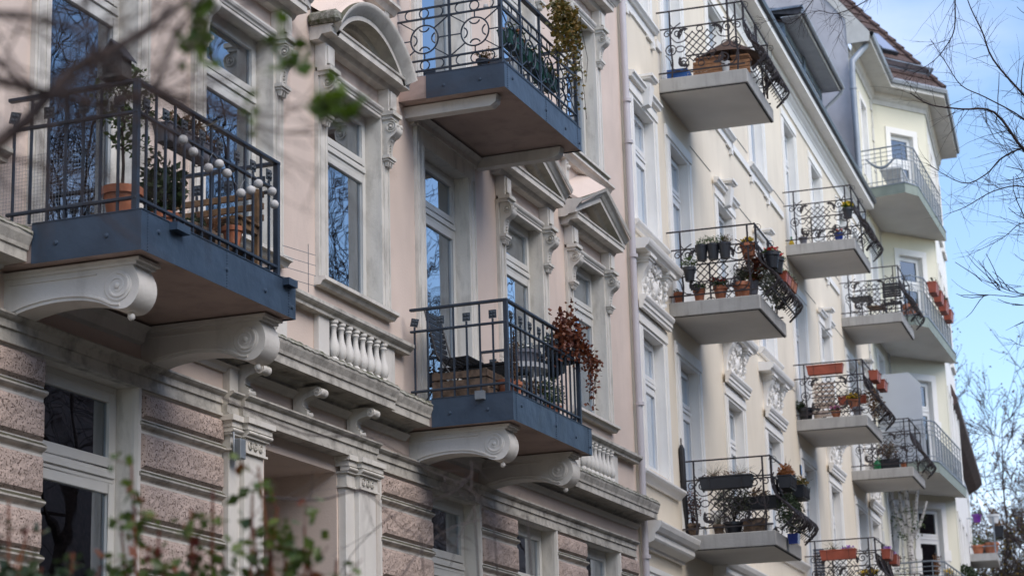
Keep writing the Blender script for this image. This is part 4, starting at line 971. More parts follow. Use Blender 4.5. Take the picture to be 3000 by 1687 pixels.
yr.add([v[4], v[5], v[6], v[7], (36.8, 6, EZ+6.5), (CL, 6, EZ+6.5)], [(0, 1, 2, 3, 4, 5)]); yroof = yr.build('roof', M['tile'], YB)
# tile courses, one strip each with barrel bumps, on the angled face
def tile_field(p0, p1, q0, q1, rows, label):
    p0, p1, q0, q1 = map(Vector, (p0, p1, q0, q1)); nrm = (p1-p0).cross(q0-p0).normalized()
    if nrm.y > 0: nrm = -nrm
    for r_ in range(rows):
        t0, t1 = r_/rows, (r_+1.12)/rows; a0 = p0.lerp(q0, t0); a1 = p1.lerp(q1, t0); b0 = p0.lerp(q0, t1); b1 = p1.lerp(q1, t1)
        n = max(2, int((a1-a0).length/.05)); v = []
        for i in range(n+1):
            s = i/n; w = .018*abs(math.sin(i*PI/4)); v += [a0.lerp(a1, s)+nrm*(.05+w), b0.lerp(b1, s)+nrm*(.012+w), a0.lerp(a1, s)+nrm*.005]
        MB().add(v, [q for i in range(n) for q in ((3*i, 3*i+3, 3*i+4, 3*i+1), (3*i+2, 3*i+5, 3*i+3, 3*i))]).build('tile_course', M['tile'], yroof)
tile_field(v[1], v[2], v[5], v[6], 13, 'a'); tile_field(v[0], v[1], v[4], v[5], 13, 'b'); tile_field(v[2], v[3], v[6], v[7], 13, 'c')
hip = MB()
a, b = Vector(v[2]), Vector(v[6])
for k in range(14):
    p = a.lerp(b, k/14); q = a.lerp(b, (k+1.1)/14); hip.tube([p+Vector((0, -.02, .06)), q+Vector((0, -.02, .03))], [.12, .085], 8)
hip.build('hip_tiles', M['tile'], yroof)
# skylight and snow guard on the angled roof face
P1, P2, Q1, Q2 = Vector(v[1]), Vector(v[2]), Vector(v[5]), Vector(v[6])
def onroof(s, t, h): 
    n = (P2-P1).cross(Q1-P1).normalized(); n = n if n.y < 0 else -n
    return P1.lerp(P2, s).lerp(Q1.lerp(Q2, s), t)+n*h
sk = MB(); c = [onroof(.42, .28, .16), onroof(.74, .28, .16), onroof(.74, .46, .16), onroof(.42, .46, .16)]; d = [onroof(.42, .28, .0), onroof(.74, .28, .0), onroof(.74, .46, .0), onroof(.42, .46, .0)]
sk.add(c+d, [(0,1,2,3), (0,1,5,4), (1,2,6,5), (2,3,7,6), (3,0,4,7)]); sl_ = sk.build('skylight', M['darkedge'], YB)
sg = MB(); sg.add([onroof(.45, .29, .17), onroof(.71, .29, .17), onroof(.71, .45, .17), onroof(.45, .45, .17)], [(0,1,2,3)]); sg.build('pane', M['glaspv'], sl_)
gd = MB(); 
for h in (.08, .30): gd.tube([onroof(0, .10, h)+Vector((0,0,.05)), onroof(.95, .10, h)+Vector((0,0,.05))], .02, 4)
for i in range(36): s = i/35*.95; gd.tube([onroof(s, .10, .08)+Vector((0,0,.05)), onroof(s, .10, .30)+Vector((0,0,.05))], .014, 4)
for s in (.05, .48, .92): gd.tube([onroof(s, .10, 0), onroof(s, .10, .32)+Vector((0,0,.05))], .02, 4)
gd.build('snow_guard', M['zinc'], YB)
pp = MB(); pp.tube([(CL+.25, -.50, EZ+.2), (CL+.22, -.45, EZ-.05), (CL-.12, -.12, EZ-.55), (CL-.14, -.10, EZ-.9), (CL-.14, -.10, 16.6)], .085, 10)
for z in (20.4, 18.2): pp.tube([(CL-.14, -.10, z), (CL-.14, -.10, z+.05)], .10, 10)
pp.build('downpipe', M['zincpipe'], YB)
# green edged balconies
PLN = [(26.0, -.0), (25.75, -1.18), (26.25, -1.46), (31.3, -1.62), (31.05, -1.32), (29.42, -.0)]
def ybal(z, th=.26):
    m = MB(); n = len(PLN); v = [(x, y, z) for x, y in PLN]+[(x, y, z+th) for x, y in PLN]
    m.add(v, [tuple(range(n))[::-1], tuple(range(n, 2*n))]+[(i, (i+1) % n, (i+1) % n+n, i+n) for i in range(n)])
    s = m.build('balcony', M['concunder'], YB)
    b = MB(); pts = PLN[:4]
    for i in range(3):
        p, q = Vector((*pts[i], 0)), Vector((*pts[i+1], 0)); t = (q-p).normalized(); nn = Vector((t.y, -t.x, 0)); nn = nn if nn.y < 0 or nn.x < 0 else -nn
        if i == 0: nn = Vector((-1, 0, 0))
        o = nn*.012; b.add([p+o+Vector((0,0,z-.01)), q+o+Vector((0,0,z-.01)), q+o+Vector((0,0,z+th)), p+o+Vector((0,0,z+th))], [(0,1,2,3)])
    b.build('green_fascia', M['greenband'], s)
    m = MB(); n2 = [(x-.03 if i < 2 else x, y-.03) for i, (x, y) in enumerate(PLN)]; v = [(x, y, z+th+.001) for x, y in n2]+[(x, y, z+th+.03) for x, y in n2]
    m.add(v, [tuple(range(n))[::-1], tuple(range(n, 2*n))]+[(i, (i+1) % n, (i+1) % n+n, i+n) for i in range(n)]); m.build('edge_flashing', M['zincpipe'], s)
    zt = z+th+.03; pts3 = [(26.0, -.02), (25.8, -1.16), (26.27, -1.42), (31.1, -1.56)]
    for nm, h, r_ in (('handrail', 1.05, .022), ('middle_rail', .92, .010), ('middle_rail', .80, .010), ('middle_rail', .68, .010), ('lower_rail', .12, .012)):
        MB().tube([(x, y, zt+h) for x, y in pts3], r_, 5).build(nm, M['greysteel'], s)
    for i in range(3):
        p, q = Vector((*pts3[i], zt)), Vector((*pts3[i+1], zt)); n_ = max(2, int((q-p).length/.13))
        for k in range(n_ + (1 if i == 2 else 0)):
            a = p.lerp(q, k/n_); MB().tube([a, a+Vector((0, 0, .70 if k % 4 else 1.05))], .008 if k % 4 else .014, 4).build('bar', M['greysteel'], s)
    return s
for z in (17.6, 14.0, 10.15, 6.5): ybal(z)
# ================================================================== FAR BUILDING
FB = empty('apartment_building', (62.6, 1.0, 0), R(6.4), 'distant white apartment house with overhanging brown mansard roof and one small balcony', 'building')
fo = [(x, x+1.1, z, z+2.0) for x in (1.5, 4.5, 7.5, 10.5, 15.0) for z in (3.4, 7.0, 10.6)]
_w = wall_mesh(0, 17, 0, 13.4, fo, .3); _w.build('wall', M['white'], FB); reveals(_w, 'white', FB)
MB().box(0, 17, .32, .4, 0, 13.4).build('room_wall', M['interior'], FB)
for x in (1.5, 4.5, 7.5, 10.5, 15.0):
    for z in (3.4, 7.0, 10.6): window(FB, x+.55, z, z+2.0, .55, .12, z+1.4, 'winframew')
MB().ext([(0, 13.0), (-.3, 13.15), (-.5, 13.35), (-.5, 13.55), (0, 13.55)], 'x', 0, 17.1).build('eaves', M['tile'], FB)
MB().ext([(-.48, 13.56), (-.36, 13.9), (.5, 14.2), (9, 14.2), (9, 13.56)], 'x', .1, 17).build('roof', M['tile'], FB)
MB().box(16.9, 17, .01, 9, 0, 13.4).box(0.001, .1, .01, 9, 0, 13.4).build('side_walls', M['white'], FB)
fbs = MB().box(13.0, 15.4, -.95, 0, 10.1, 10.35).build('balcony', M['conc'], FB)
for nm, h in (('handrail', 1.25), ('lower_rail', .25)): MB().tube([(13.05, 0, 10.35+h), (13.05, -.9, 10.35+h), (15.35, -.9, 10.35+h), (15.35, 0, 10.35+h)], .02, 4).build(nm, M['greysteel'], fbs)
for p in ((13.05, -.9), (15.35, -.9)): MB().tube([(*p, 10.35), (*p, 11.6)], .035, 4).build('corner_post', M['greysteel'], fbs)
# ================================================================== PLANTS AND THINGS ON THE BALCONIES
def W(u, v, z):   # cream-house frame to world
    c, s = math.cos(CY), math.sin(CY); return (28.9+u*c-v*s, u*s+v*c, z)
def leaves(c, rad, n, size, seed=1, shell=.5, narrow=.55):
    r = random.Random(seed); m = MB(); n = int(n*1.35); size = size*(1.45 if size < .05 else 1.2)
    for _ in range(n):
        while True:
            p = Vector((r.uniform(-1,1), r.uniform(-1,1), r.uniform(-1,1)))
            if .15 < p.length < 1 and (p.length > shell or r.random() < .4): break
        q = Vector((c[0]+p.x*rad[0], c[1]+p.y*rad[1], c[2]+p.z*rad[2])); leaf(m, q, size*r.uniform(.6, 1.25), r, narrow)
    return m
def leaf(m, q, s, r, narrow=.55):
    a = Vector((r.gauss(0,1), r.gauss(0,1), r.gauss(0,.7))).normalized(); b = a.cross(Vector((r.gauss(0,1), r.gauss(0,1), r.gauss(0,1)))).normalized(); nn = a.cross(b)
    w = s*narrow*.5; t = q+a*s
    m.add([q, q+a*s*.45+b*w+nn*s*.06, t, q+a*s*.45-b*w+nn*s*.06], [(0,1,2), (0,2,3)])
def stems(c, n, h, spread, seed=1, r0=.003, leafn=0, lsize=.02, curve=.5, up=1):
    r = random.Random(seed); m = MB(); lf = MB()
    for _ in range(n):
        an = r.uniform(0, 2*PI); sp = spread*r.uniform(.2, 1); hh = h*r.uniform(.55, 1); pts = []
        for k in range(6):
            t = k/5; pts.append((c[0]+math.cos(an)*sp*t**(1+curve)+r.gauss(0, .008), c[1]+math.sin(an)*sp*t**(1+curve)+r.gauss(0, .008), c[2]+up*hh*t))
        m.tube(pts, [r0*(1-.6*k/5) for k in range(6)], 3, caps=False)
        for k in range(leafn):
            t = r.uniform(.25, 1)*4.99; i = int(t); p = Vector(pts[i]).lerp(Vector(pts[i+1]), t-i); leaf(lf, p, lsize*r.uniform(.6, 1.3), r)
    return m, lf
def pot_mesh(r, h, m):
    mb = MB().lathe([(r*.68, 0), (r*.92, h*.76), (r*1.06, h*.77), (r*1.06, h), (r*.94, h), (r*.92, h*.86)], (0,0,0), 16, capt=False); return mb
def potted(name, label, cat, loc, r, h, pm, fol, fm, group=None, stem=None, sm='bark', rot=0):
    t = empty(name, loc, rot, label, cat, group)
    pot_mesh(r, h, pm).build('pot', M[pm], t)
    MB().lathe([(.001, h*.87), (r*.92, h*.86)], (0,0,0), 14, capb=False, capt=False).build('soil', M['soil'], t)
    if stem is not None and stem.v: stem.build('stem', M[sm], t)
    if fol is not None: 
        for k, (f, mm) in enumerate(fol if isinstance(fol, list) else [(fol, fm)]):
            if f.v: f.build('foliage' if k == 0 or 'petal' not in M[mm].name else 'flowers', M[mm], t)
    return t
def planter(name, label, cat, loc, L_, D_, H_, pm, fols, group=None, rot=0, brackets=True, ribs=False):
    """long window box, axis along local x, origin bottom centre"""
    t = empty(name, loc, rot, label, cat, group)
    b = MB(); b.tbox(0, 0, 0, H_*.88, L_*.92, D_*.72, L_*.985, D_*.92); b.tbox(0, 0, H_*.88, H_, L_, D_, L_*1.01, D_*1.02)
    if ribs:
        for k in range(int(L_/.03)): b.box(-L_*.46+k*.03, -L_*.46+k*.03+.008, -D_*.47, -D_*.40, H_*.1, H_*.86)
    b.build('box', M[pm], t, bevel=.006)
    MB().box(-L_*.47, L_*.47, -D_*.42, D_*.42, H_*.99, H_*1.003).build('soil', M['soil'], t)
    if brackets:
        for x in (-L_*.3, L_*.3): MB().tube([(x, D_*.6, H_*1.1), (x, D_*.5, H_*.6), (x, D_*.42, -.012), (x, -D_*.42, -.012), (x, -D_*.56, H_*.7), (x, -D_*.6, H_*1.06)], .005, 4).build('holder', M['iron'], t)
    for f, mm in fols:
        if f.v: f.build('flowers' if 'petal' in M[mm].name else 'foliage', M[mm], t)
    return t
def petals(c, rad, n, size, seed): return leaves(c, rad, n, size, seed, 0, 1.2)
def G(z): return z
# ---- left first-floor balcony of the pink house (floor z 6.03)
F1 = 6.032
st = MB(); st.tube([(0,0,.22), (.01,.0,.45), (.0,.01,.70), (.03,.02,.95), (.06,.0,1.12)], [.013,.012,.011,.008,.005], 6)
rr = random.Random(3)
for k in range(16):
    a = rr.uniform(0, 6.28); z = rr.uniform(.55, 1.05); e = (.03+.20*math.cos(a), .02+.16*math.sin(a), z+rr.uniform(-.05, .22)); st.tube([(.01, .01, z), ((e[0])*.5, e[1]*.5, z+.08), e], [.005, .004, .002], 4)
f1 = leaves((.03, .02, 1.0), (.27, .22, .28), 360, .05, 4); f1b = leaves((.06, -.02, .66), (.20, .16, .10), 80, .05, 5)
f1.add(f1b.v, f1b.f)
potted('standard_tree', 'slender standard tree in a large terracotta pot at the corner of the left blue balcony', 'potted tree', (13.32, -.93, F1), .15, .26, 'terra', f1, 'leafmid', stem=st)
potted('camellia', 'dark glossy camellia in a low terracotta pot beside the standard tree', 'potted plant', (13.93, -.93, F1), .12, .22, 'terra', leaves((0,0,.42), (.22,.18,.19), 230, .075, 6, narrow=.6), 'leafdark', stem=stems((0,0,.2), 9, .3, .14, 6, .004)[0])
cf = leaves((0,0,.5), (.12,.12,.34), 420, .045, 7, .2, .4)
potted('conifer', 'brownish pointed conifer standing between the camellia and the wooden bench', 'potted plant', (14.2, -.72, F1), .12, .2, 'terra', cf, 'conifer', stem=MB().tube([(0,0,.15),(0,0,.75)], .01, 5))
planter('rail_planter', 'long grey planter of withered brown plants hung inside the railing under the lantern string', 'planter', (14.03, -1.08, 6.74), .84, .17, .15, 'greypot', [(stems((0,0,.14), 60, .17, .42, 8, .002)[0], 'grassdry'), (leaves((.05,0,.21), (.40,.09,.08), 260, .035, 9, 0), 'leafbrown'), (leaves((-.22,0,.20), (.14,.07,.07), 60, .035, 10, 0), 'leafmid')])
# bench: back at the right end, seat towards the left
bn = empty('garden_bench', (15.02, -.62, F1), 0, 'slatted brown wooden bench with its back to the right end of the left blue balcony', 'bench')
for z in (.47, .57, .67): MB().box(.17, .195, -.52, .52, z, z+.055).build('back_slat', M['wood'], bn, bevel=.004)
for k in range(5): MB().box(-.22+k*.078, -.22+k*.078+.062, -.52, .52, .40, .422).build('seat_slat', M['wood'], bn, bevel=.004)
for y in (-.46, .46):
    MB().box(-.20, -.15, y-.025, y+.025, 0, .40).build('leg', M['wood'], bn, bevel=.004); MB().box(.14, .17, y-.03, y+.03, 0, .74).build('leg', M['wood'], bn, bevel=.004)
    MB().box(-.24, .14, y-.03, y+.03, .34, .398).build('rail', M['wood'], bn, bevel=.004)
potted('flowerpot', 'plain terracotta flowerpot standing under the front of the wooden bench', 'pot', (14.74, -1.10, F1+.13), .085, .17, 'terra', leaves((0,0,.18), (.06,.06,.03), 20, .03, 11), 'leafbrown')
MB().box(-.16, .16, -.1, .1, 0, .13).build('crate_step', M['greywood'], None, (14.76, -1.08, F1), label='low grey wooden box under the terracotta flowerpot by the bench', cat='crate')
hb = empty('heather_basket', (14.42, -1.04, F1), 0, 'basket of rust brown dried heather behind the bars left of the bench', 'potted plant')
MB().lathe([(.10, 0), (.13, .1), (.12, .16)], (0,0,0), 14).build('basket', M['greywood'], hb); s_h, _ = stems((0,0,.12), 140, .24, .15, 12, .004, curve=.2); s_h.build('foliage', M['heather'], hb)
lw = MB(); tr_ = empty('wooden_trough', (14.15, -1.12, F1), 0, 'weathered wooden trough behind the bars under the conifer', 'planter'); MB().box(-.16, .16, -.06, .10, 0, .15).build('box', M['greywood'], tr_, bevel=.005); leaves((0,.02,.18), (.15,.07,.05), 60, .04, 13).build('foliage', M['leafdark'], tr_)
# birdhouse on the side handrail
M['oldwood'] = mat('silvered_old_wood', (.085,.078,.072), .9, .25, 14, .3, 50)
bh = empty('birdhouse', (13.05, -1.03, 7.045), 0, 'small weathered birdhouse with pitched roof standing on the left handrail', 'birdhouse')
h = MB(); h.box(-.09, .09, -.10, .10, 0, .02); h.ext([(-.085, .02), (.085, .02), (.085, .17), (0, .26), (-.085, .17)], 'x', -.07, .07); h.build('body', M['oldwood'], bh, bevel=.003)
r = MB()
for s in (-1, 1): r.add([(-.095, s*.11, .145), (.095, s*.11, .145), (.095, 0, .29), (-.095, 0, .29), (-.095, s*.11, .16), (.095, s*.11, .16), (.095, 0, .305), (-.095, 0, .305)], [(0,1,2,3),(4,5,6,7),(0,1,5,4),(2,3,7,6),(1,2,6,5),(3,0,4,7)])
r.build('roof', M['slate'], bh); MB().lathe([(.026, 0), (.026, -.006)], (-.072, -.01, .13), 12, 'x').build('entrance_hole', M['interior'], bh); MB().box(-.074, -.070, -.06, .05, .05, .14).build('front_plate', M['oldwood'], bh)
# string of paper lanterns
LP = [(13.57,6.70),(13.73,6.65),(13.97,6.59),(14.14,6.67),(14.27,6.63),(14.50,6.53),(14.67,6.60),(14.80,6.69),(15.04,6.69),(15.08,6.59)]
ls = empty('lantern_string', (14.3, -1.30, 6.6), 0, 'string of ten small white paper lanterns tied along the front railing', 'lanterns')
lm = MB(); prof = []
for i in range(29):
    a = PI*i/28; prof.append((.037*math.sin(a)+(.0012 if i % 2 else 0)+1e-4, -.037*math.cos(a)))
lm.lathe(prof, (0,0,0), 16, capb=False, capt=False); lme = lm.mesh('lantern', M['lantern'])
pts = []
for x, z in LP: link('lantern', lme, ls, (x-14.3, 0, z-6.6)); pts += [(x-14.3-.04, .035, z-6.6+.085), (x-14.3, .01, z-6.6+.040)]
MB().tube(pts, .002, 3).build('cord', M['string'], ls)
# ---- upper pink balcony (floor 9.69)
F2 = 9.692
MB().lathe([(.001,-.03),(.025,-.012),(.03,.0),(.022,.025),(.001,.03)], (20.66, -1.06, 10.37), 10).build('hanging_bulb', M['lantern'], None, label='small round glass bauble hanging inside the ring railing', cat='lantern')
t = potted('succulent', 'small yellow green succulent in a low pot at the edge of the upper blue balcony', 'potted plant', (20.72, -.98, F2), .07, .09, 'black', [(stems((0,0,.08), 12, .14, .14, 20, .006, 16, .03)[1], 'leafivy'), (stems((.05,-.05,.06), 40, .10, .12, 21, .003)[0], 'leafrust')], 'leafivy')
for k, (x, z) in enumerate(((21.35, .40), (21.95, .36), (22.45, .30))):
    planter('rail_planter', ['green planter hung inside the ring railing nearest the corner', 'green plastic planter hung in the middle of the ring railing', 'green planter half buried in trailing ivy at the end of the ring railing'][k], 'planter', (x, -1.10, F2+z), .5, .18, .17, 'greenp',
        [(leaves((0,0,.2), (.26,.12,.07), 90, .04, 30+k, 0), 'leafmid'), (leaves((.0,-.02,.16), (.24,.12,.06), 40, .035, 33+k, 0), 'leafrust')], 'green planters inside the ring railing')
MB().box(21.0, 23.0, -.9, -.86, F2+.0, F2+.0) if 0 else None
iv = MB(); ri = random.Random(5)
for _ in range(1300):
    x = ri.triangular(21.95, 22.98, 22.6); base = 11.02-abs(x-22.45)*.25
    z = base-abs(ri.gauss(0, .30)); 
    if z < 10.05 and x < 22.9: z = 10.15+ri.random()*.65
    leaf(iv, Vector((x, -1.36+ri.gauss(0, .05), z)), .055*ri.uniform(.6, 1.2), ri, .9)
for (x, z0, z1) in ((22.92, 10.4, 9.85), (22.80, 10.5, 10.05)):
    for k in range(34): leaf(iv, Vector((x+.03*math.sin(k)+ri.gauss(0, .015), -1.36+ri.gauss(0, .02), z0+(z1-z0)*k/33)), .045, ri, .9)
ivt = empty('ivy', (22.8, -1.34, 10.0), 0, 'ivy with green and orange leaves trailing over the right end of the upper blue railing', 'climbing plant')
iv.xf(Matrix.Translation((-22.8, 1.34, -10.0))); iv.build('foliage', M['leafivy'], ivt)
MB().tube([(.1, 0, .9), (.35, .0, .95), (.55, .0, .6), (.50, .02, .3)], .004, 4).tube([(.2, 0, .9), (.3, 0, .4), (.42, 0, -.2)], .004, 4).build('stem', M['bark'], ivt)
leaves((0,0,0), (.12,.05,.10), 60, .05, 40, 0).build('sprig', M['leafmid'], ivt, (-.32, .05, 1.0))
# ---- right first-floor pink balcony
ch = empty('folding_chair', (20.98, -.30, F1), 0, 'black slatted folding chair standing by the balcony door on the right blue balcony', 'chair')
for k in range(8): MB().box(-.21, .21, -.012+k*.011, .006+k*.011, .52+k*.062, .562+k*.062).build('back_slat', M['blackwood'], ch)
for k in range(6): MB().box(-.21, .21, -.42+k*.065, -.42+k*.065+.05, .44, .455).build('seat_slat', M['blackwood'], ch)
for s in (-.215, .215): MB().tube([(s, -.40, 0), (s, -.05, .5), (s, .08, 1.0)], .011, 5).build('leg', M['blackwood'], ch); MB().tube([(s, .08, 0), (s, -.2, .44), (s, -.42, .45)], .011, 5).build('leg', M['blackwood'], ch)
tb = empty('slatted_table', (21.55, -.62, F1), 0, 'black slatted folding table next to the black chair', 'table')
for k in range(9): MB().box(-.34+k*.077, -.34+k*.077+.060, -.40, .40, .43, .45).build('table_slat', M['blackwood'], tb)
for s in (-.3, .3): MB().tube([(s, -.38, 0), (s, -.40, .40), (s, -.36, .428), (s, .36, .428), (s, .40, .40), (s, .38, 0)], .013, 5).build('leg', M['blackwood'], tb)
cr2 = empty('wooden_crate', (20.98, -.62, F1), 0, 'brown wooden fruit crate on the floor behind the left bars of the right blue balcony', 'crate')
for z in (.02, .115, .21):
    for y in (-.32, .30): MB().box(-.25, .25, y, y+.014, z, z+.075).build('board', M['greywood'], cr2)
    for x in (-.25, .236): MB().box(x, x+.014, -.305, .30, z, z+.075).build('board', M['greywood'], cr2)
for x in (-.235, .19):
    for y in (-.305, .26): MB().box(x, x+.04, y, y+.04, 0, .30).build('corner_post', M['greywood'], cr2)
rt = empty('round_table', (22.25, -.78, F1), 0, 'round white metal table with rusty rim carrying a bowl of white flowers', 'table')
MB().lathe([(.29, .55), (.30, .55), (.30, .605), (.285, .61), (.001, .612)], (0,0,0), 24, capb=True).build('table_top', M['whitep'], rt)
for a in (0, 2.1, 4.2): MB().tube([(.2*math.cos(a), .2*math.sin(a), .55), (.26*math.cos(a), .26*math.sin(a), 0)], .014, 6).build('leg', M['whitep'], rt)
potted('flower_bowl', 'wide dark bowl of small white flowers on the round table', 'potted plant', (22.22, -.80, F1+.615), .20, .15, 'greypot', [(leaves((0,0,.17), (.18,.18,.05), 90, .035, 50, 0), 'leafolive'), (petals((0,0,.21), (.19,.19,.04), 110, .03, 51), 'whitef')], 'leafolive')
potted('flowerpot', 'large terracotta pot behind the left bars next to the wooden crate', 'pot', (21.15, -1.02, F1), .12, .22, 'terra', stems((0,0,.18), 14, .12, .1, 52, .002)[0], 'grassdry')
potted('flowerpot', 'small terracotta pot with a tall dry seed plant by the corner post', 'potted plant', (21.0, -1.15, F1), .08, .16, 'terra', leaves((0,0,.45), (.05,.05,.32), 500, .018, 53, 0), 'leafbrown', stem=MB().tube([(0,0,.1),(0,0,.7)], .006, 5))
potted('evergreen_shrub', 'bushy green shrub in a terracotta pot at the foot of the right front bars', 'potted plant', (22.55, -1.0, F1), .12, .18, 'terra', leaves((0,0,.32), (.27,.15,.2), 420, .035, 54, 0, .4), 'leafmid')
potted('grey_pot_plant', 'grey stone pot with a small twiggy plant under the round table', 'potted plant', (22.0, -1.0, F1), .11, .2, 'greypot', leaves((0,0,.3), (.12,.1,.1), 60, .04, 55), 'leafbrown')
hp = empty('hanging_basket', (22.72, -.98, 6.58), 0, 'dark wicker basket hanging inside the railing left of the red vine', 'planter'); MB().lathe([(.03,-.02),(.10,.04),(.13,.14),(.14,.16)], (0,0,0), 12).build('basket', M['blackwood'], hp); MB().tube([(-.12,0,.15),(0,0,.36),(.12,0,.15)], .004, 4).build('handle', M['iron'], hp); leaves((0,0,.17), (.13,.13,.04), 50, .03, 56, 0).build('foliage', M['leafolive'], hp)
planter('rail_planter', 'long black planter with withered plants hung along the right side railing', 'planter', (22.98, -.55, 6.68), 1.0, .18, .15, 'black', [(leaves((0,0,.18), (.5,.1,.07), 150, .04, 57, 0), 'leafbrown'), (stems((0,0,.12), 50, .18, .4, 58, .002)[0], 'grassdry')], rot=PI/2)
planter('rail_planter', 'dark planter hung on the front railing under the red leaved vine', 'planter', (22.62, -1.10, 6.74), .6, .18, .16, 'black', [(leaves((-.1,0,.2), (.26,.1,.08), 80, .04, 59, 0), 'leafmid')])
vn = MB(); rv = random.Random(8)
for _ in range(800):
    x = rv.uniform(22.15, 23.05); z = 7.12-abs(x-22.6)*.45+rv.gauss(0, .12); leaf(vn, Vector((x, -1.24+rv.gauss(0, .05), z)), .06*rv.uniform(.6, 1.2), rv, .8)
ends = [(23.08, 6.25), (23.18, 6.5), (22.95, 6.3), (23.25, 6.72), (23.0, 6.55), (22.9, 6.7)]
vs = MB()
for k, (x, z) in enumerate(ends):
    p = [(22.95, -1.25, 7.0), (23.05+.03*k, -1.32, 6.85), (x+.05, -1.35, (6.85+z)/2+.05), (x, -1.33, z)]; vs.tube(p, .004, 4)
    for j in range(60):
        t = rv.random()*2.99; i = int(t); q = Vector(p[i]).lerp(Vector(p[i+1]), t-i); leaf(vn, q+Vector((rv.gauss(0,.035), rv.gauss(0,.03), rv.gauss(0,.03))), .05*rv.uniform(.6,1.2), rv, .8)
vt = empty('red_vine', (22.8, -1.2, 6.9), 0, 'red leaved vine spilling over the right end of the lower right blue balcony', 'climbing plant')
T_ = Matrix.Translation((-22.8, 1.2, -6.9)); vn.xf(T_).build('foliage', M['leafred'], vt); vs.xf(T_).build('stem', M['bark'], vt)
# ---- small fixtures on the pink house
lb = empty('lamp_box', (16.62, -.13, 4.90), 0, 'small grey lamp box with cable fixed beside the entrance pilaster capital', 'lamp')
MB().box(-.05, .05, -.08, .0, -.10, .08).build('housing', M['greysteel'], lb, bevel=.006); MB().box(.051, .06, -.07, -.01, -.07, .05).build('lens', M['bluemetal'], lb); MB().tube([(-.05, -.03, -.12), (-.07, -.02, -.05), (-.07, -.02, .12), (-.04, -.0, .16)], .008, 5).build('cable', M['greysteel'], lb)
# ---- cream balconies
def at(key, u, v, w): x, z = CBAL[key]; return W(x+u, -v, z+w)
def slat_panel(label, key, u, v0, v1, z0, z1, n, m='orangewood', name='folding_chair', cat='chair'):
    L_ = v1-v0; t = empty(name, at(key, u, (v0+v1)/2, 0), CY, label, cat)
    for k in range(n):
        z = z0+(z1-z0)*k/(n-1); MB().box(-.012+.02*k/n, .012+.02*k/n, -L_/2, L_/2, z-.026, z+.022).build('slat', M[m], t)
    for s in (-1, 1): MB().tube([(.10, s*(L_/2-.04), 0), (.015, s*(L_/2-.04), z0), (.03, s*(L_/2-.04), z1+.02)], .014, 5).build('leg', M[m if m != 'orangewood' else 'iron'], t)
    for s in (0, 1, 2): MB().box(.02+s*.11, .02+s*.11+.09, -L_/2+.02, L_/2-.02, .40, .42).build('seat_slat', M[m], t)
    for s in (-1, 1): MB().tube([(.36, s*(L_/2-.05), .40), (.05, s*(L_/2-.05), 0)], .012, 5).build('leg', M[m if m != 'orangewood' else 'iron'], t)
    return t
bc = empty('crate', at('t1', .25, .29, 0), CY, 'blue plastic crate on the topmost grey balcony', 'crate')
c = MB(); c.box(-.17, .17, -.17, .17, .0, .01); c.box(-.17, .17, -.17, -.16, .01, .05); c.box(-.17, .17, -.17, -.16, .11, .17); c.box(-.17, -.16, -.16, .16, .01, .17); c.box(.16, .17, -.16, .16, .01, .17); c.box(-.16, .16, .16, .17, .01, .17)
for x in (-.17, -.06, .05, .14): c.box(x, x+.03, -.17, -.16, .05, .11)
c.build('body', M['blue'], bc)
slat_panel('left of two orange slatted folding chairs on the topmost grey balcony', 't1', .35, .50, .98, .02, .32, 6)
slat_panel('right of two orange slatted folding chairs under the brown parasol', 't1', .45, 1.08, 1.42, .05, .30, 5)
pu = empty('parasol', at('t1', 1.2, .95, 0), CY, 'half closed brown parasol on a dark pole over the orange chairs', 'parasol')
MB().tube([(0, 0, 0), (0, 0, 1.75)], .02, 8).build('pole', M['iron'], pu)
cn = MB(); n = 8; v = [(0, 0, .98)]
for i in range(n*2): a = PI*i/n; rr_ = .62 if i % 2 == 0 else .56; v.append((rr_*math.cos(a)*.9, rr_*math.sin(a), .60+(.0 if i % 2 == 0 else .02)))
cn.add(v, [(0, 1+i, 1+(i+1) % (n*2)) for i in range(n*2)]); cn.build('canopy', M['parasol'], pu)
for i in range(n): a = PI*2*i/n; MB().tube([(.0, 0, .95), (.55*math.cos(a), .61*math.sin(a), .60)], .006, 4).build('rib', M['iron'], pu)
potted('flowerpot', 'tall white pot between the two orange chairs', 'pot', at('t1', .4, 1.03, 0), .07, .30, 'whitep', None, None)
tw, _ = stems((0,0,0), 26, 1.0, .18, 60, .006, curve=.1)
cl = empty('climbing_twigs', at('t1', 1.9, 1.42, .1), CY, 'bare purple brown climbing twigs wound through the belly of the topmost grey balcony', 'climbing plant'); tw.build('stem', M['bark'], cl)
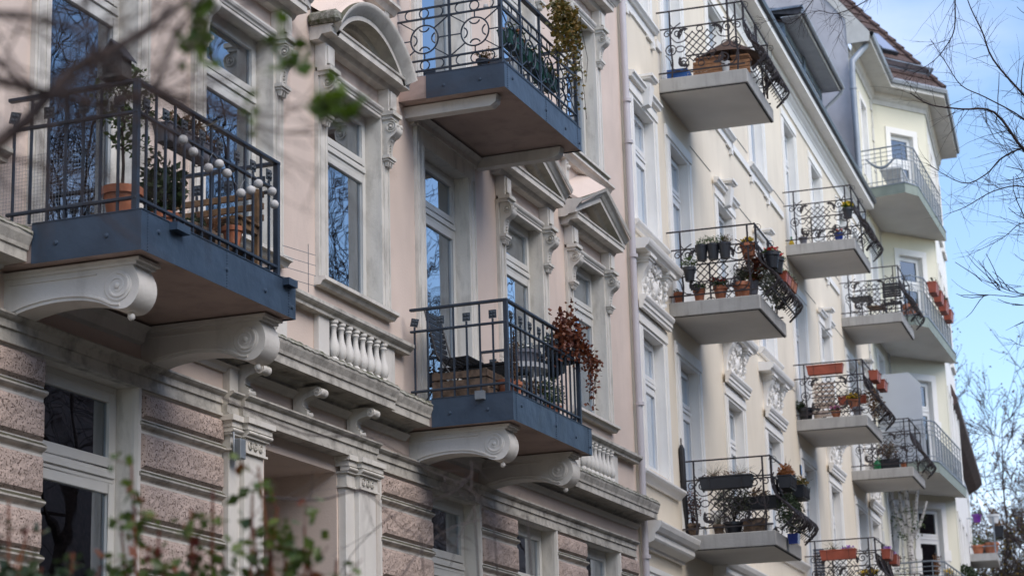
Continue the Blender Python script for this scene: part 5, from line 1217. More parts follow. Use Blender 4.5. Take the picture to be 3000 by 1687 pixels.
# m1
tri = empty('triple_planter', at('m1', .02, .76, .62), CY+PI/2, 'black planter of three joined pots with green plants hung on the side railing', 'planter')
for k in (-1, 0, 1): MB().lathe([(.075, 0), (.10, .22), (.108, .22), (.108, .25)], (k*.185, .06, 0), 14).build('pot', M['black'], tri)
leaves((0,.06,.30), (.30,.1,.09), 330, .035, 61, 0, .3).build('foliage', M['leafmid'], tri); stems((-.18,.06,.24), 40, .16, .12, 62, .002)[0].build('stem', M['grassdry'], tri); leaves((-.2,.06,.30), (.12,.1,.09), 100, .03, 63, 0, .3).build('dry_foliage', M['leafbrown'], tri)
potted('hanging_pot', 'single black pot with green plant hung low beneath the three joined black pots', 'potted plant', at('m1', -.08, .37, .30), .10, .22, 'black', leaves((0,0,.30), (.14,.13,.12), 160, .05, 64, 0, .25), 'leafmid')
potted('flowerpot', 'small terracotta pot nearest the wall under the side railing', 'pot', at('m1', .2, .12, 0), .08, .2, 'terra', leaves((0,0,.2), (.07,.07,.06), 30, .04, 65), 'leafdark')
potted('flowerpot', 'terracotta pot of green herbs second from the wall', 'potted plant', at('m1', .15, .46, 0), .095, .21, 'terra', leaves((0,0,.24), (.14,.12,.08), 200, .03, 66, 0), 'leafmid')
potted('flowerpot', 'terracotta pot of green plants with red flowers', 'potted plant', at('m1', .15, .80, 0), .11, .22, 'terra', [(leaves((0,0,.27), (.17,.14,.10), 240, .035, 67, 0), 'leafdark'), (petals((0,0,.33), (.17,.14,.05), 26, .025, 68), 'red')], 'leafmid')
potted('flowerpot', 'widest terracotta pot with tall lavender leaves', 'potted plant', at('m1', .18, 1.14, 0), .145, .25, 'terra', stems((0,0,.2), 90, .38, .22, 69, .003, 14, .03)[1], 'leafolive', stem=stems((0,0,.2), 60, .36, .2, 69, .002)[0], sm='grassdry')
potted('pot_plant', 'grey pot of yellow green plant behind the widest terracotta pot', 'potted plant', at('m1', .5, 1.25, .12), .11, .22, 'greypot', leaves((0,0,.28), (.16,.16,.1), 120, .05, 70), 'leafbright')
potted('hanging_pot', 'terracotta hanging pot with yellow flowers at the corner of the balcony', 'potted plant', at('m1', .15, 1.28, .66), .13, .2, 'terra', [(leaves((0,0,.2), (.12,.12,.05), 60, .04, 71, 0), 'leafmid'), (petals((-.02,0,.26), (.11,.1,.04), 50, .03, 72), 'yellowf')], 'leafmid')
rdp = leaves((0,0,0), (.14,.14,.26), 160, .09, 73, 0); rdt = empty('red_leaf_plant', at('m1', .45, 1.3, .55), CY, 'dark red leaved plant hanging behind the corner post', 'climbing plant'); rdp.build('foliage', M['leafred'], rdt)
for k, (u, lab) in enumerate(((.42, 'black pot with red flowers hung outside the front railing, nearer the corner'), (.80, 'black pot with red flowers hung outside the front railing, second from the corner'))):
    potted('hanging_pot', lab, 'potted plant', at('m1', u, 1.60, .50), .12, .26, 'black', [(leaves((0,0,.26), (.13,.13,.05), 80, .04, 74+k, 0), 'leafmid'), (petals((0,0,.31), (.11,.11,.03), 50, .028, 76+k), 'red')], 'leafmid', 'black pots hung on the front railing')
for k, (u, w, lab) in enumerate(((1.25, .42, 'brown planter hung mid way along the front railing'), (1.75, .42, 'brown planter hung at the far end of the front railing'))):
    planter('rail_planter', lab+' above the lattice belly', 'planter', at('m1', u, 1.62, w), .46, .2, .17, 'terrap' if k == 0 else 'terra', [(leaves((0,0,.2), (.2,.09,.06), 110, .035, 78+k, 0), 'leafmid'), (stems((0,0,.15), 16, .14, .18, 80+k, .002)[0], 'grassdry')], 'brown planters on the front railing', rot=CY)
wv = leaves((0,0,0), (1.0,.16,.32), 900, .045, 82, 0, .4); wvt = empty('trailing_plant', at('m1', 1.05, 1.5, .35), CY, 'grey green plant tangled through the belly of the middle left railing', 'climbing plant'); wv.build('foliage', M['leafolive'], wvt)
# l1
planter('rail_planter', 'long black planter with dry feathery stems on the side railing of the lowest left balcony', 'planter', at('l1', .02, .73, .68), .84, .2, .20, 'black', [(stems((-.2,0,.17), 46, .20, .35, 83, .002, 0)[0], 'grassdry'), (stems((.2,0,.17), 50, .24, .3, 84, .002)[0], 'grassdry'), (leaves((0,0,.22), (.40,.08,.05), 150, .025, 85, 0), 'leafbrown')], rot=CY+PI/2)
planter('rail_planter', 'black ribbed planter of rust coloured plants at the near end of the front railing', 'planter', at('l1', .42, 1.60, .66), .50, .22, .20, 'black', [(leaves((-.05,0,.27), (.25,.12,.11), 260, .05, 86, 0), 'leafrust'), (stems((.1,0,.2), 14, .34, .1, 87, .003)[0], 'grassdry')], rot=CY, ribs=True)
planter('rail_planter', 'black ribbed planter of grassy plants at the far end of the front railing', 'planter', at('l1', 1.55, 1.60, .66), .55, .22, .20, 'black', [(leaves((0,0,.25), (.26,.12,.09), 160, .045, 88, 0), 'leafivy'), (stems((0,-.03,.18), 40, .18, .25, 89, .002)[0], 'grassdry')], rot=CY, ribs=True)
sl = empty('solar_lamp', at('l1', 1.6, 1.62, .86), CY, 'small black solar lamp with blue panel stuck in the far ribbed planter', 'lamp'); MB().tube([(0,0,0),(0,0,.24)], .008, 5).build('stake', M['black'], sl); MB().box(-.05,.05,-.01,.01,.20,.36).build('frame', M['black'], sl); MB().box(-.04,.04,-.014,-.011,.21,.35).build('solar_cell', M['bluepot'], sl)
planter('window_box', 'black planter standing behind the railing motif on the lowest left balcony', 'planter', at('l1', .55, 1.1, .40), .75, .2, .2, 'black', [(leaves((0,0,.25), (.2,.1,.08), 90, .04, 90, 0), 'leafbrown')], rot=CY+PI/2, brackets=False)
potted('olive_shrub', 'bushy small leaved olive shrub filling the side railing of the lowest left balcony', 'potted plant', at('l1', .32, .75, .0), .15, .2, 'black', leaves((0,0,.52), (.30,.30,.30), 1100, .035, 91, 0, .35), 'leafolive', stem=stems((0,0,.15), 22, .7, .35, 92, .005)[0])
potted('dry_shrub', 'reddish dry shrub in a stone pot beside the rolled black parasol', 'potted plant', at('l1', .18, .13, 0), .115, .2, 'greywood', leaves((0,0,.48), (.14,.14,.30), 230, .035, 93, 0), 'leafred', stem=stems((0,0,.15), 18, .6, .14, 94, .004)[0])
ps = empty('rolled_parasol', at('l1', .12, .05, 0), CY, 'rolled black parasol leaning tall against the wall at the left of the lowest balcony', 'parasol')
MB().tube([(0,0,0), (-.05,.0,.3), (-.12,.0,1.35), (-.13,0,1.42)], [.02,.045,.05,.02], 8).build('canopy', M['blackwood'], ps); MB().tube([(-.13,0,1.42), (-.14,0,1.52)], .01, 5).build('pole', M['iron'], ps)
wc = empty('wooden_crate', at('l1', .25, 1.10, 0), CY, 'old plank crate with a white pot on the lowest left balcony', 'crate')
for z in (.01, .11): MB().box(-.16, .16, -.16, .16, z, z+.085).build('board', M['greywood'], wc)
MB().box(-.17, .17, -.17, .17, .20, .215).build('board', M['greywood'], wc)
potted('flowerpot', 'small white pot at the front corner of the lowest left balcony', 'pot', at('l1', .12, 1.34, 0), .05, .13, 'whitep', None, None)
potted('flowerpot', 'brown woven pot with dry grasses beneath the olive shrub', 'potted plant', at('l1', .12, .55, 0), .09, .15, 'greywood', stems((0,0,.12), 40, .25, .16, 95, .003)[0], 'grassdry')
bt = empty('bottles', at('l1', .12, .33, 0), CY, 'yellow and white bottle standing on the slab edge behind the side rail', 'bottle'); MB().lathe([(.03,0),(.03,.07),(.02,.09),(.02,.12)], (0,0,0), 10).build('bottle_body', M['whitep'], bt); MB().lathe([(.02,.07),(.021,.13),(.012,.14)], (.02,0,0), 10).build('bottle_cap', M['yellowf'], bt)
bx = MB().tbox(0, 0, 0, .16, .14, .14, .17, .17).build('box', M['bluepot'], None, at('l1', .95, 1.56, -.12), label='blue pot wedged in the bottom of the bulging front railing', cat='pot')
wv = leaves((0,0,0), (1.0,.15,.34), 1000, .04, 96, 0, .4); wvt = empty('trailing_plant', at('l1', 1.15, 1.5, .40), CY, 'dark green plant tangled through the belly of the lowest left railing', 'climbing plant'); wv.build('foliage', M['leafdark'], wvt)
# t2
potted('flowerpot', 'grey metal pot on the topmost middle balcony', 'pot', at('t2', .18, .35, 0), .09, .17, 'greypot', leaves((0,0,.17), (.07,.07,.04), 30, .03, 97), 'leafbrown')
potted('flowerpot', 'glazed blue pot of flowers on the topmost middle balcony', 'potted plant', at('t2', .18, 1.10, 0), .10, .18, 'bluepot', [(leaves((0,0,.2), (.12,.12,.06), 90, .035, 98, 0), 'leafmid'), (petals((0,0,.25), (.10,.1,.03), 20, .03, 99), 'red')], 'leafmid')
potted('hanging_pot', 'dark hanging pot of yellow flowers at the corner of the topmost middle balcony', 'potted plant', at('t2', .10, 1.33, .46), .11, .22, 'black', [(leaves((0,0,.25), (.13,.12,.08), 120, .06, 100, 0), 'leafbright'), (petals((0,0,.30), (.12,.11,.06), 60, .04, 101), 'yellowf')], 'leafmid')
g_ = empty('bottle', at('t2', .12, .11, 0), CY, 'yellow bottle with green cap near the wall on the topmost middle balcony', 'bottle'); MB().lathe([(.055,0),(.06,.06),(.03,.12),(.015,.13)], (0,0,0), 10).build('bottle_body', M['yellowf'], g_); MB().lathe([(.018,.13),(.02,.20)], (0,0,0), 8).build('bottle_cap', M['greencan'], g_)
# m2
planter('rail_planter', 'long empty terracotta planter hung on the side railing of the middle balcony', 'planter', at('m2', .02, .66, .90), .76, .2, .2, 'terrap', [], rot=CY+PI/2)
for k, u in enumerate((.35, 1.35)): planter('rail_planter', ['red brown planter at the near end of the front railing of the middle balcony', 'red brown planter at the far end of the front railing of the middle balcony'][k], 'planter', at('m2', u, 1.62, .72), .50, .2, .2, 'terrap', [(leaves((0,0,.2), (.2,.08,.03), 30, .03, 102+k, 0), 'leafolive')], rot=CY)
potted('flowerpot', 'wide black tub with a green plant by the wall of the middle balcony', 'potted plant', at('m2', .2, .18, 0), .16, .26, 'black', leaves((-.05,.1,.33), (.16,.14,.1), 110, .06, 104), 'leafdark')
slat_panel('beige canvas deck chair on the middle balcony behind the lattice', 'm2', .7, .28, .72, .18, .85, 9, 'canvas', 'deck_chair')
planter('window_box', 'red brown planter of grey plants inside the front of the middle balcony', 'planter', at('m2', .9, 1.05, .40), .6, .18, .17, 'terrap', [(leaves((0,0,.26), (.25,.08,.1), 130, .05, 105, 0, .3), 'leafolive')], rot=CY+PI/2, brackets=False)
potted('flowerpot', 'terracotta pot of bright yellow flowers behind the corner of the middle balcony', 'potted plant', at('m2', .2, 1.18, .18), .13, .18, 'terra', [(leaves((0,0,.2), (.14,.13,.05), 70, .04, 106, 0), 'leafmid'), (petals((0,0,.25), (.14,.13,.04), 110, .035, 107), 'yellowf')], 'leafmid')
potted('flowerpot', 'low terracotta pot of pink flowers on the middle balcony', 'potted plant', at('m2', .2, .80, 0), .10, .15, 'terra', [(leaves((0,0,.17), (.12,.12,.05), 50, .04, 108, 0), 'leafmid'), (petals((0,0,.22), (.13,.12,.03), 60, .03, 109), 'pinkf')], 'leafmid')
potted('flowerpot', 'pale clay pot near the deck chair legs', 'pot', at('m2', .15, .42, 0), .09, .16, 'canvas', None, None)
potted('flowerpot', 'grey stone vase at the front corner of the middle balcony', 'pot', at('m2', .15, 1.25, 0), .10, .19, 'greypot', None, None)
wv = leaves((0,0,0), (.9,.14,.3), 420, .05, 110, 0, .5); wvt = empty('trailing_plant', at('m2', 1.0, 1.5, .4), CY, 'brown and violet plant tangled in the belly of the middle balcony railing', 'climbing plant'); wv.build('foliage', M['leafbrown'], wvt)
# l2
planter('rail_planter', 'terracotta planter with raised scroll ornament and violet flowers on the lowest middle balcony', 'planter', at('l2', .02, .69, .75), .74, .2, .2, 'terrap', [(petals((-.2,0,.23), (.14,.07,.03), 40, .03, 111), 'violet'), (stems((.1,0,.18), 30, .22, .25, 112, .003)[0], 'grassdry'), (leaves((0,0,.22), (.33,.08,.04), 80, .03, 113, 0), 'leafolive')], rot=CY+PI/2)
for k, u in enumerate((.35, 1.35)): planter('rail_planter', ['terracotta planter with violet flowers at the near end of the lowest middle railing', 'small terracotta planter at the far end of the lowest middle railing'][k], 'planter', at('l2', u, 1.62, .72), .48, .2, .2, 'terrap', [(petals((0,0,.23), (.16,.07,.03), 40 if k == 0 else 6, .03, 114+k), 'violet')], rot=CY)
slat_panel('grey blue canvas chair folded against the side railing of the lowest middle balcony', 'l2', .25, .14, .36, .2, 1.0, 14, 'greycanvas', 'folded_chair')
potted('flowerpot', 'grey pot of yellow and white flowers at the corner of the lowest middle balcony', 'potted plant', at('l2', .5, 1.2, .2), .15, .22, 'greypot', [(leaves((0,0,.26), (.2,.2,.08), 110, .05, 116, 0), 'leafmid'), (petals((0,0,.32), (.2,.2,.05), 60, .045, 117), 'yellowf')], 'leafmid')
# t3
tt = empty('folding_table', at('t3', .5, .45, 0), CY, 'dark folding table on the topmost right grey balcony', 'table'); MB().box(-.25, .25, -.25, .25, .52, .545).build('table_top', M['blackwood'], tt)
for s in (-1, 1): MB().tube([(.2*s, -.2, 0), (-.2*s, -.2, .52)], .012, 4).build('leg', M['iron'], tt)
tt = empty('folding_stool', at('t3', .5, .80, 0), CY, 'low wooden folding stool beside the dark table', 'stool'); MB().box(-.2, .2, -.2, .2, .27, .29).build('seat', M['wood'], tt)
for s in (-1, 1): MB().tube([(.16*s, -.16, 0), (-.16*s, -.16, .27)], .012, 4).build('leg', M['iron'], tt)
ct = slat_panel('dark slatted chair at the front of the topmost right grey balcony', 't3', .6, .95, 1.4, .55, .85, 6, 'blackwood')
potted('flowerpot', 'terracotta pot glimpsed behind the front belly of the topmost right balcony', 'pot', at('t3', 2.6, .9, .1), .2, .35, 'terra', leaves((0,0,.35), (.18,.18,.06), 40, .08, 118), 'leafbrown')
# m3
wcan = empty('watering_can', at('m3', .15, .60, 0), CY, 'bright green plastic watering can on the right grey balcony', 'watering can'); MB().lathe([(.07,0),(.085,.03),(.085,.16),(.04,.22),(.03,.22)], (0,0,0), 12).build('body', M['greencan'], wcan); MB().tube([(.0,-.05,.2),(0,-.1,.26),(0,-.02,.28),(0,.04,.21)], .01, 5).build('handle', M['greencan'], wcan)
planter('window_box', 'black box of tall dry plants beside the green watering can', 'planter', at('m3', .3, .85, 0), .55, .25, .25, 'black', [(stems((0,0,.2), 90, .55, .3, 119, .004)[0], 'grassdry'), (leaves((0,0,.5), (.25,.15,.2), 160, .04, 120, 0), 'leafbrown')], rot=CY+PI/2, brackets=False)
potted('flowerpot', 'small terracotta pot right of the black box on the right grey balcony', 'pot', at('m3', .15, 1.22, 0), .08, .13, 'terra', None, None)
# yellow house balconies
YF = [17.6+.29, 14.0+.29, 10.15+.29, 6.5+.29]
for k, (u, z) in enumerate(((26.75, 14.98), (27.9, 14.98), (29.05, 14.98), (30.2, 14.98))):
    planter('rail_planter', ['nearest of the four orange planters on the green edged railing', 'second of the four orange planters on the green edged railing', 'third orange planter on the green edged railing', 'farthest of the four orange planters on the green edged railing'][k], 'planter', W(u, -1.62, z), .62, .26, .30, 'terrap', [(leaves((0,0,.36), (.25,.12,.12), 200 if k == 2 else 14, .07, 121+k, 0), 'leafolive')], 'orange planters on the green edged balcony', rot=CY)
potted('flowerpot', 'big terracotta pot on the second green edged balcony', 'pot', W(26.3, -1.0, YF[1]), .22, .36, 'terra', leaves((0,0,.35), (.16,.16,.08), 40, .08, 126), 'leafbrown')
pvp = MB(); pvp.ext([(-.05, 0), (-1.17, 0), (-1.17, 2.05), (-.88, 2.36), (-.05, 2.36)], 'x', -.015, .015); pvp.build('privacy_screen', M['panel'], None, W(26.05, -.0, YF[2]), label='tall grey privacy screen at the near side of the third green edged balcony', cat='screen').rotation_euler = (0, 0, CY)
MB().box(-.02, .02, -1.2, .0, 0, .9).build('screen_base', M['panel'], None, W(26.0, -.0, YF[2]), label='pale lower panel behind the railing beneath the tall grey privacy screen', cat='screen').rotation_euler = (0,0,CY) if 0 else (0, 0, CY)
wb = empty('white_table', W(27.3, -.75, YF[0]), CY, 'white table with slatted base on the topmost green edged balcony', 'table'); MB().box(-.8, .8, -.3, .3, .62, .68).build('table_top', M['whitep'], wb)
for k in range(9): MB().box(-.7+k*.17, -.66+k*.17, -.28, -.25, 0, .62).build('leg', M['whitep'], wb)
MB().tube([(26.05+.0, 0, 0)]*1+[(0,0,0)], .01) if 0 else None
gl = empty('garland', W(25.85, -.6, YF[0]+.75), CY, 'dark drooping garland tied to the railing of the topmost green edged balcony', 'garland'); MB().tube([(-.05, .4-k*.08, -.28*math.sin(PI*k/10)) for k in range(11)], [.02+.02*math.sin(PI*k/10) for k in range(11)], 6).build('rope', M['greysteel'], gl)
# pollarded birch on the lowest green edged balcony
bi = empty('birch_tree', W(27.0, -.5, YF[3]), CY, 'pruned whitish birch trunk rising from the lowest green edged balcony', 'tree')
bt_ = MB(); bt_.tube([(0,0,0), (.02,0,.8), (0,.02,1.6), (.03,0,2.0)], [.11,.10,.09,.08], 8)
for e, r_ in (((-.1,.45,3.2), .05), ((-.05,.22,3.25), .05), ((.0,.02,3.3), .075), ((.0,-.3,3.2), .055), ((.05,-.5,2.75), .04), ((-.1,.35,2.6), .035)): bt_.tube([(.0,.0,1.7), (e[0]*.4, e[1]*.55, 1.7+(e[2]-1.7)*.4), e], [r_*1.2, r_, r_*.7], 7)
bt_.build('trunk', M['birch'], bi); leaves((0,.05,2.2), (.3,.5,.5), 160, .07, 130, 0).build('foliage', M['leafmid'], bi); leaves((0,.2,.9), (.2,.25,.5), 110, .06, 131, 0).build('climbing_leaves', M['leafolive'], bi)
pa = empty('white_parasol', W(27.2, .0, 8.0), CY, 'folded white parasol with a round lamp above it behind the birch', 'parasol'); MB().tube([(0,-.06,0), (0,-.1,.6), (0,-.14,1.2)], [.06,.10,.14], 8).build('canopy', M['whitep'], pa); MB().lathe([(.10,-.15),(.22,0),(.20,.12),(.08,.16)], (0,-.2,1.5), 14).build('lamp_bowl', M['whitep'], pa)
potted('boxwood', 'round clipped boxwood in a terracotta pot on the lowest green edged balcony', 'potted plant', W(31.4, -1.35, YF[3]+.55), .28, .3, 'terra', leaves((0,0,.62), (.42,.42,.36), 1300, .06, 132, .3, .7), 'leafdark')
planter('window_box', 'brown slatted trough on the lowest green edged balcony', 'planter', W(28.3, -1.3, YF[3]+.55), 1.4, .3, .3, 'wood', [(leaves((0,0,.35), (.6,.12,.1), 120, .06, 133, 0), 'leafolive'), (petals((-.3,0,.42), (.3,.1,.06), 50, .07, 134), 'yellowf')], rot=CY, brackets=False)
tall = stems((0,0,0), 10, .9, .15, 135, .01, 10, .08); tg = empty('tall_grass', W(28.9, -.9, YF[3]+.7), CY, 'tall dry plant in front of the ground level window of the angled bay', 'plant'); tall[0].build('stem', M['leafrust'], tg); tall[1].build('foliage', M['leafbrown'], tg)
# far balcony
def FW(u, v, z): c, s = math.cos(R(6.4)), math.sin(R(6.4)); return (62.6+u*c-v*s, 1.0+u*s+v*c, z)
potted('flowerpot', 'purple pot hung high on the distant balcony railing', 'pot', FW(13.1, -.35, 11.45), .17, .28, 'purple', leaves((0,0,.3), (.2,.2,.1), 40, .08, 136), 'leafolive')
potted('flowerpot', 'white hanging pot on the distant balcony railing', 'pot', FW(13.6, -.9, 11.45), .22, .3, 'whitep', stems((0,0,.25), 20, .35, .25, 137, .012)[0], 'leafbrown')
potted('flowerpot', 'larger terracotta pot on the floor of the distant balcony', 'pot', FW(13.4, -.75, 10.36), .28, .38, 'terra', leaves((0,0,.5), (.3,.3,.25), 120, .09, 138), 'leafolive')
potted('flowerpot', 'smaller terracotta pot by the wall of the distant balcony', 'pot', FW(13.2, -.3, 10.36), .22, .3, 'terra', leaves((0,0,.4), (.25,.2,.2), 80, .08, 139), 'leafmid')
planter('rail_planter', 'dark planter hung at the outer end of the distant balcony', 'planter', FW(15.2, -1.0, 11.1), .9, .4, .4, 'black', [(leaves((0,0,.45), (.4,.2,.2), 120, .09, 140, 0), 'leafbrown')], rot=R(7))
# ================================================================== TREES
MINR = [.004]
def grow(m, p, d, L_, r, depth, rg, buds=None, spread=.55, seg=4, taper=.72, up=.05, kids=(2, 4)):
    pts = [Vector(p)]; d = Vector(d).normalized(); rs = [r]
    for k in range(seg):
        d = (d+Vector((rg.gauss(0,.13), rg.gauss(0,.13), rg.gauss(0,.10)+up))).normalized(); pts.append(pts[-1]+d*(L_/seg)); rs.append(r*(1-(.45*(k+1)/seg)))
    m.tube(pts, rs, 5 if r > .03 else (4 if r > .01 else 3), caps=False)
    if depth == 0:
        if buds is not None: leaf(buds, pts[-1], rg.uniform(.05, .10)*(1.25 if MINR[0] > .01 else 1), rg, .9)
        return
    for _ in range(rg.randint(*kids)):
        t = rg.uniform(.3, 1)*(seg-.01); i = int(t); q = pts[i].lerp(pts[i+1], t-i)
        nd = (d+Vector((rg.gauss(0, spread), rg.gauss(0, spread), rg.gauss(0, spread*.8)))).normalized()
        grow(m, q, nd, L_*rg.uniform(.5, .8), max(MINR[0], rs[i]*taper*rg.uniform(.6, .9)), depth-1, rg, buds, spread, seg, taper, up, kids)
    grow(m, pts[-1], d, L_*.75, rs[-1], depth-1, rg, buds, spread, seg, taper, up, kids)
def tree(name, label, loc, h, seed, mtr='barkfar', depth=6, group=None, buds=None, spread=.55, r=.22, trunk=.3, L_=None, kids=(2, 4), minr=.004):
    rg = random.Random(seed); t = empty(name, loc, rg.uniform(0, 6), label, 'tree', group)
    tr = MB(); tr.tube([(0,0,-.1), (.05,.02,h*trunk*.5), (0,.05,h*trunk)], [r*1.3, r, r*.85], 9); tr.build('trunk', M[mtr], t)
    cr_ = MB(); b = MB() if buds else None
    for k in range(4):
        a = k*PI/2+rg.uniform(-.4, .4); grow(cr_, (0,.05,h*trunk*rg.uniform(.8, 1)), (math.cos(a)*.6, math.sin(a)*.6, 1), (L_ or h*.25), r*.55, depth, rg, b, spread, kids=kids)
    grow(cr_, (0,.05,h*trunk), (0,0,1), h*.27, r*.7, depth, rg, b, spread, kids=kids)
    cr_.build('crown', M[mtr], t)
    if b and b.v: b.build('buds', M[buds], t)
    return t
MINR[0] = .008
# street trees on the far side of the pavement, seen mirrored in the window panes
street = [tree('street_tree', 'bare street tree mirrored in the left windows of the pink house', (29.5, -10.2, .1), 15.5, 11, 'bark', 6, 'bare street trees', kids=(2,3), r=.2),
          tree('street_tree', 'bare street tree mirrored in the lower panes of the arched window', (39.2, -10.2, .1), 17.5, 12, 'bark', 6, 'bare street trees', kids=(2,3), r=.2),
          tree('street_tree', 'bare street tree mirrored in the far windows of the pink house', (54.0, -10.6, .1), 15, 13, 'bark', 6, 'bare street trees', kids=(2,3), r=.2)]
tree('street_tree', 'tall bare street tree mirrored behind the nearest balcony', (24.5, -12.0, .1), 17, 21, 'bark', 6, 'bare street trees', kids=(2,3), r=.22)
# houses over the road (mirrored low in the panes)
ob_ = empty('opposite_houses', (30, -27, 0), 0, 'row of plain brick houses on the far side of the street, seen only as reflections', 'building')
MB().box(-60, 90, -8, 0, 0, 16.5).build('wall', M['tile'], ob_)
MINR[0] = .014
# distant trees beyond the houses
tree('distant_tree', 'large bare tree with reddish buds rising behind the distant houses', (92, 5.2, 0), 21.5, 31, 'barkfar', 6, None, 'budred', .5, .26, .26, kids=(2,4))
tree('distant_tree', 'lower bare tree with yellowish twigs at the right edge beyond the distant balcony', (82, .6, 0), 13.5, 33, 'barkfar', 6, None, 'leafivy', .6, .19, .22, kids=(2,4))
MINR[0] = .0011
# overhanging branches of the nearest street trees
def limb(m, pts, r0, rg, twig=.5, dens=5, depth=2, droop=-.10, tr=None):
    P = [Vector(p) for p in pts]; n = len(P); sm = []
    for i in range(n-1):
        for k in range(4): 
            p0, p1, p2, p3 = P[max(0,i-1)], P[i], P[i+1], P[min(n-1,i+2)]; t = k/4
            sm.append(.5*((2*p1)+(p2-p0)*t+(2*p0-5*p1+4*p2-p3)*t*t+(3*p1-p0-3*p2+p3)*t**3))
    sm.append(P[-1]); N = len(sm)
    m.tube(sm, [r0*(1-.78*i/N) for i in range(N)], 6)
    for i in range(1, N):
        for _ in range(dens):
            if rg.random() < .5: continue
            q = sm[i-1].lerp(sm[i], rg.random()); d = (sm[i]-sm[i-1]).normalized()
            nd = (d*.7+Vector((rg.gauss(0,.6), rg.gauss(0,.6), rg.gauss(0,.55)+droop))).normalized()
            grow(m, q, nd, twig*rg.uniform(.4, 1)*(1-.4*i/N), r0*.18*(1-.6*i/N)+.0012, depth, rg, tr, .45, 3, .7, droop*.4, (1, 2))
LR = [[(18.24,-7.18,7.0),(17.64,-7.05,6.99),(17.48,-6.85,7.31),(17.18,-6.62,7.28),(16.89,-6.41,7.26),(16.62,-6.3,7.29)],
 [(18.19,-7.28,7.3),(17.54,-7.1,7.44),(17.38,-6.89,7.74),(17.29,-6.83,7.97),(17.21,-6.76,8.17),(17.14,-6.72,8.37)],
 [(17.3,-6.65,8.51),(17.34,-6.62,8.31),(17.39,-6.59,8.08),(17.4,-6.52,7.95),(17.39,-6.39,7.81),(17.35,-6.19,7.7)],
 [(18.69,-7.15,7.32),(18.17,-7.01,7.44),(18.01,-6.72,7.63),(17.81,-6.55,7.7),(17.63,-6.46,7.86),(17.44,-6.37,8.03)],
 [(18.81,-7.09,6.8),(18.69,-6.9,6.98),(18.6,-6.65,6.95),(18.54,-6.4,6.82),(18.49,-6.23,6.76)],
 [(18.3,-7.19,7.16),(18.22,-6.98,7.19),(18.17,-6.79,7.11),(18.15,-6.65,6.98),(18.09,-6.45,6.91),(17.95,-6.17,7.09)],
 [(18.88,-7.1,6.53),(18.76,-6.87,6.67),(18.72,-6.67,6.54),(18.65,-6.39,6.41)],
 [(19.08,-6.99,5.64),(19.0,-6.74,5.61),(18.94,-6.63,5.68)],
 [(15.47,-6.31,7.88),(15.49,-6.23,7.72),(15.43,-5.99,7.61),(15.37,-5.85,7.63),(15.31,-5.67,7.59)],
 [(15.43,-5.99,7.61),(15.46,-6.01,7.5),(15.46,-5.92,7.38)],
 [(15.32,-5.87,7.83),(15.33,-5.8,7.69),(15.31,-5.64,7.54),(15.26,-5.53,7.57),(15.21,-5.38,7.54)]]
rt_ = empty('street_tree', (18.6, -9.6, .1), 0, 'street tree whose bare twigs reach into the sky at the upper right', 'tree')
T2 = Matrix.Translation((-18.6, 9.6, -.1)); rg = random.Random(17); lm_ = MB()
for i, L_ in enumerate(LR): limb(lm_, L_, (.015, .011, .008, .008, .008, .010, .006, .004, .005, .003, .0045)[i], rg, (.40 if i < 7 else .22), 3 if i < 7 else 3, 1)
for a in ((18.24,-7.18,7.0), (18.19,-7.28,7.3), (17.3,-6.65,8.51), (18.69,-7.15,7.32), (18.81,-7.09,6.8), (18.3,-7.19,7.16), (18.88,-7.1,6.53), (19.08,-6.99,5.64), (15.47,-6.31,7.88), (15.32,-5.87,7.83)):
    far = a[0] < 16; b = (18.6, -9.55, 5.2); mid = (a[0]*.6+b[0]*.4, a[1]*.6+b[1]*.4-(.5 if not far else -.1), a[2]+(.35 if not far else 1.6))
    cp = [b, (b[0]+.05, b[1]+.12, 6.3), (mid[0]*.5+b[0]*.5+.1, mid[1]*.55+b[1]*.45, max(mid[2], 6.4)*.5+3.55), mid, a] if not far else [b, (18.5, -9.4, 7.2), (17.9, -8.9, 8.6), (16.9, -7.9, 9.0), (16.0, -6.9, 8.7), a]
    cp = [(p[0]+rg.gauss(0, .04)*(0 < i < len(cp)-1), p[1]+rg.gauss(0, .04)*(0 < i < len(cp)-1), p[2]+rg.gauss(0, .05)*(0 < i < len(cp)-1)) for i, p in enumerate(cp)]; sm_ = []
    for i in range(len(cp)-1):
        P0, P1, P2, P3 = [Vector(cp[max(0, min(len(cp)-1, i+q))]) for q in (-1, 0, 1, 2)]
        for k in range(6): t_ = k/6; sm_.append(.5*((2*P1)+(P2-P0)*t_+(2*P0-5*P1+4*P2-P3)*t_*t_+(3*P1-P0-3*P2+P3)*t_**3))
    sm_.append(Vector(cp[-1])); e_ = .013 if not far else .006; lm_.tube(sm_, [.06+(e_-.06)*i/(len(sm_)-1) for i in range(len(sm_))], 7)
    for i in range(6, len(sm_)-12):
        if rg.random() < .4: grow(lm_, sm_[i], Vector((rg.gauss(0,.5), -abs(rg.gauss(0,.5)), rg.gauss(.2,.5))), rg.uniform(.4, 1.0), .010, 2, rg, None, .45, 3, .7, 0, (1, 3))
lm_.xf(T2).build('crown', M['bark'], rt_); MB().tube([(0,0,-.1),(0,.03,3),(0,.05,5.6)], [.19,.15,.12], 10).build('trunk', M['bark'], rt_)
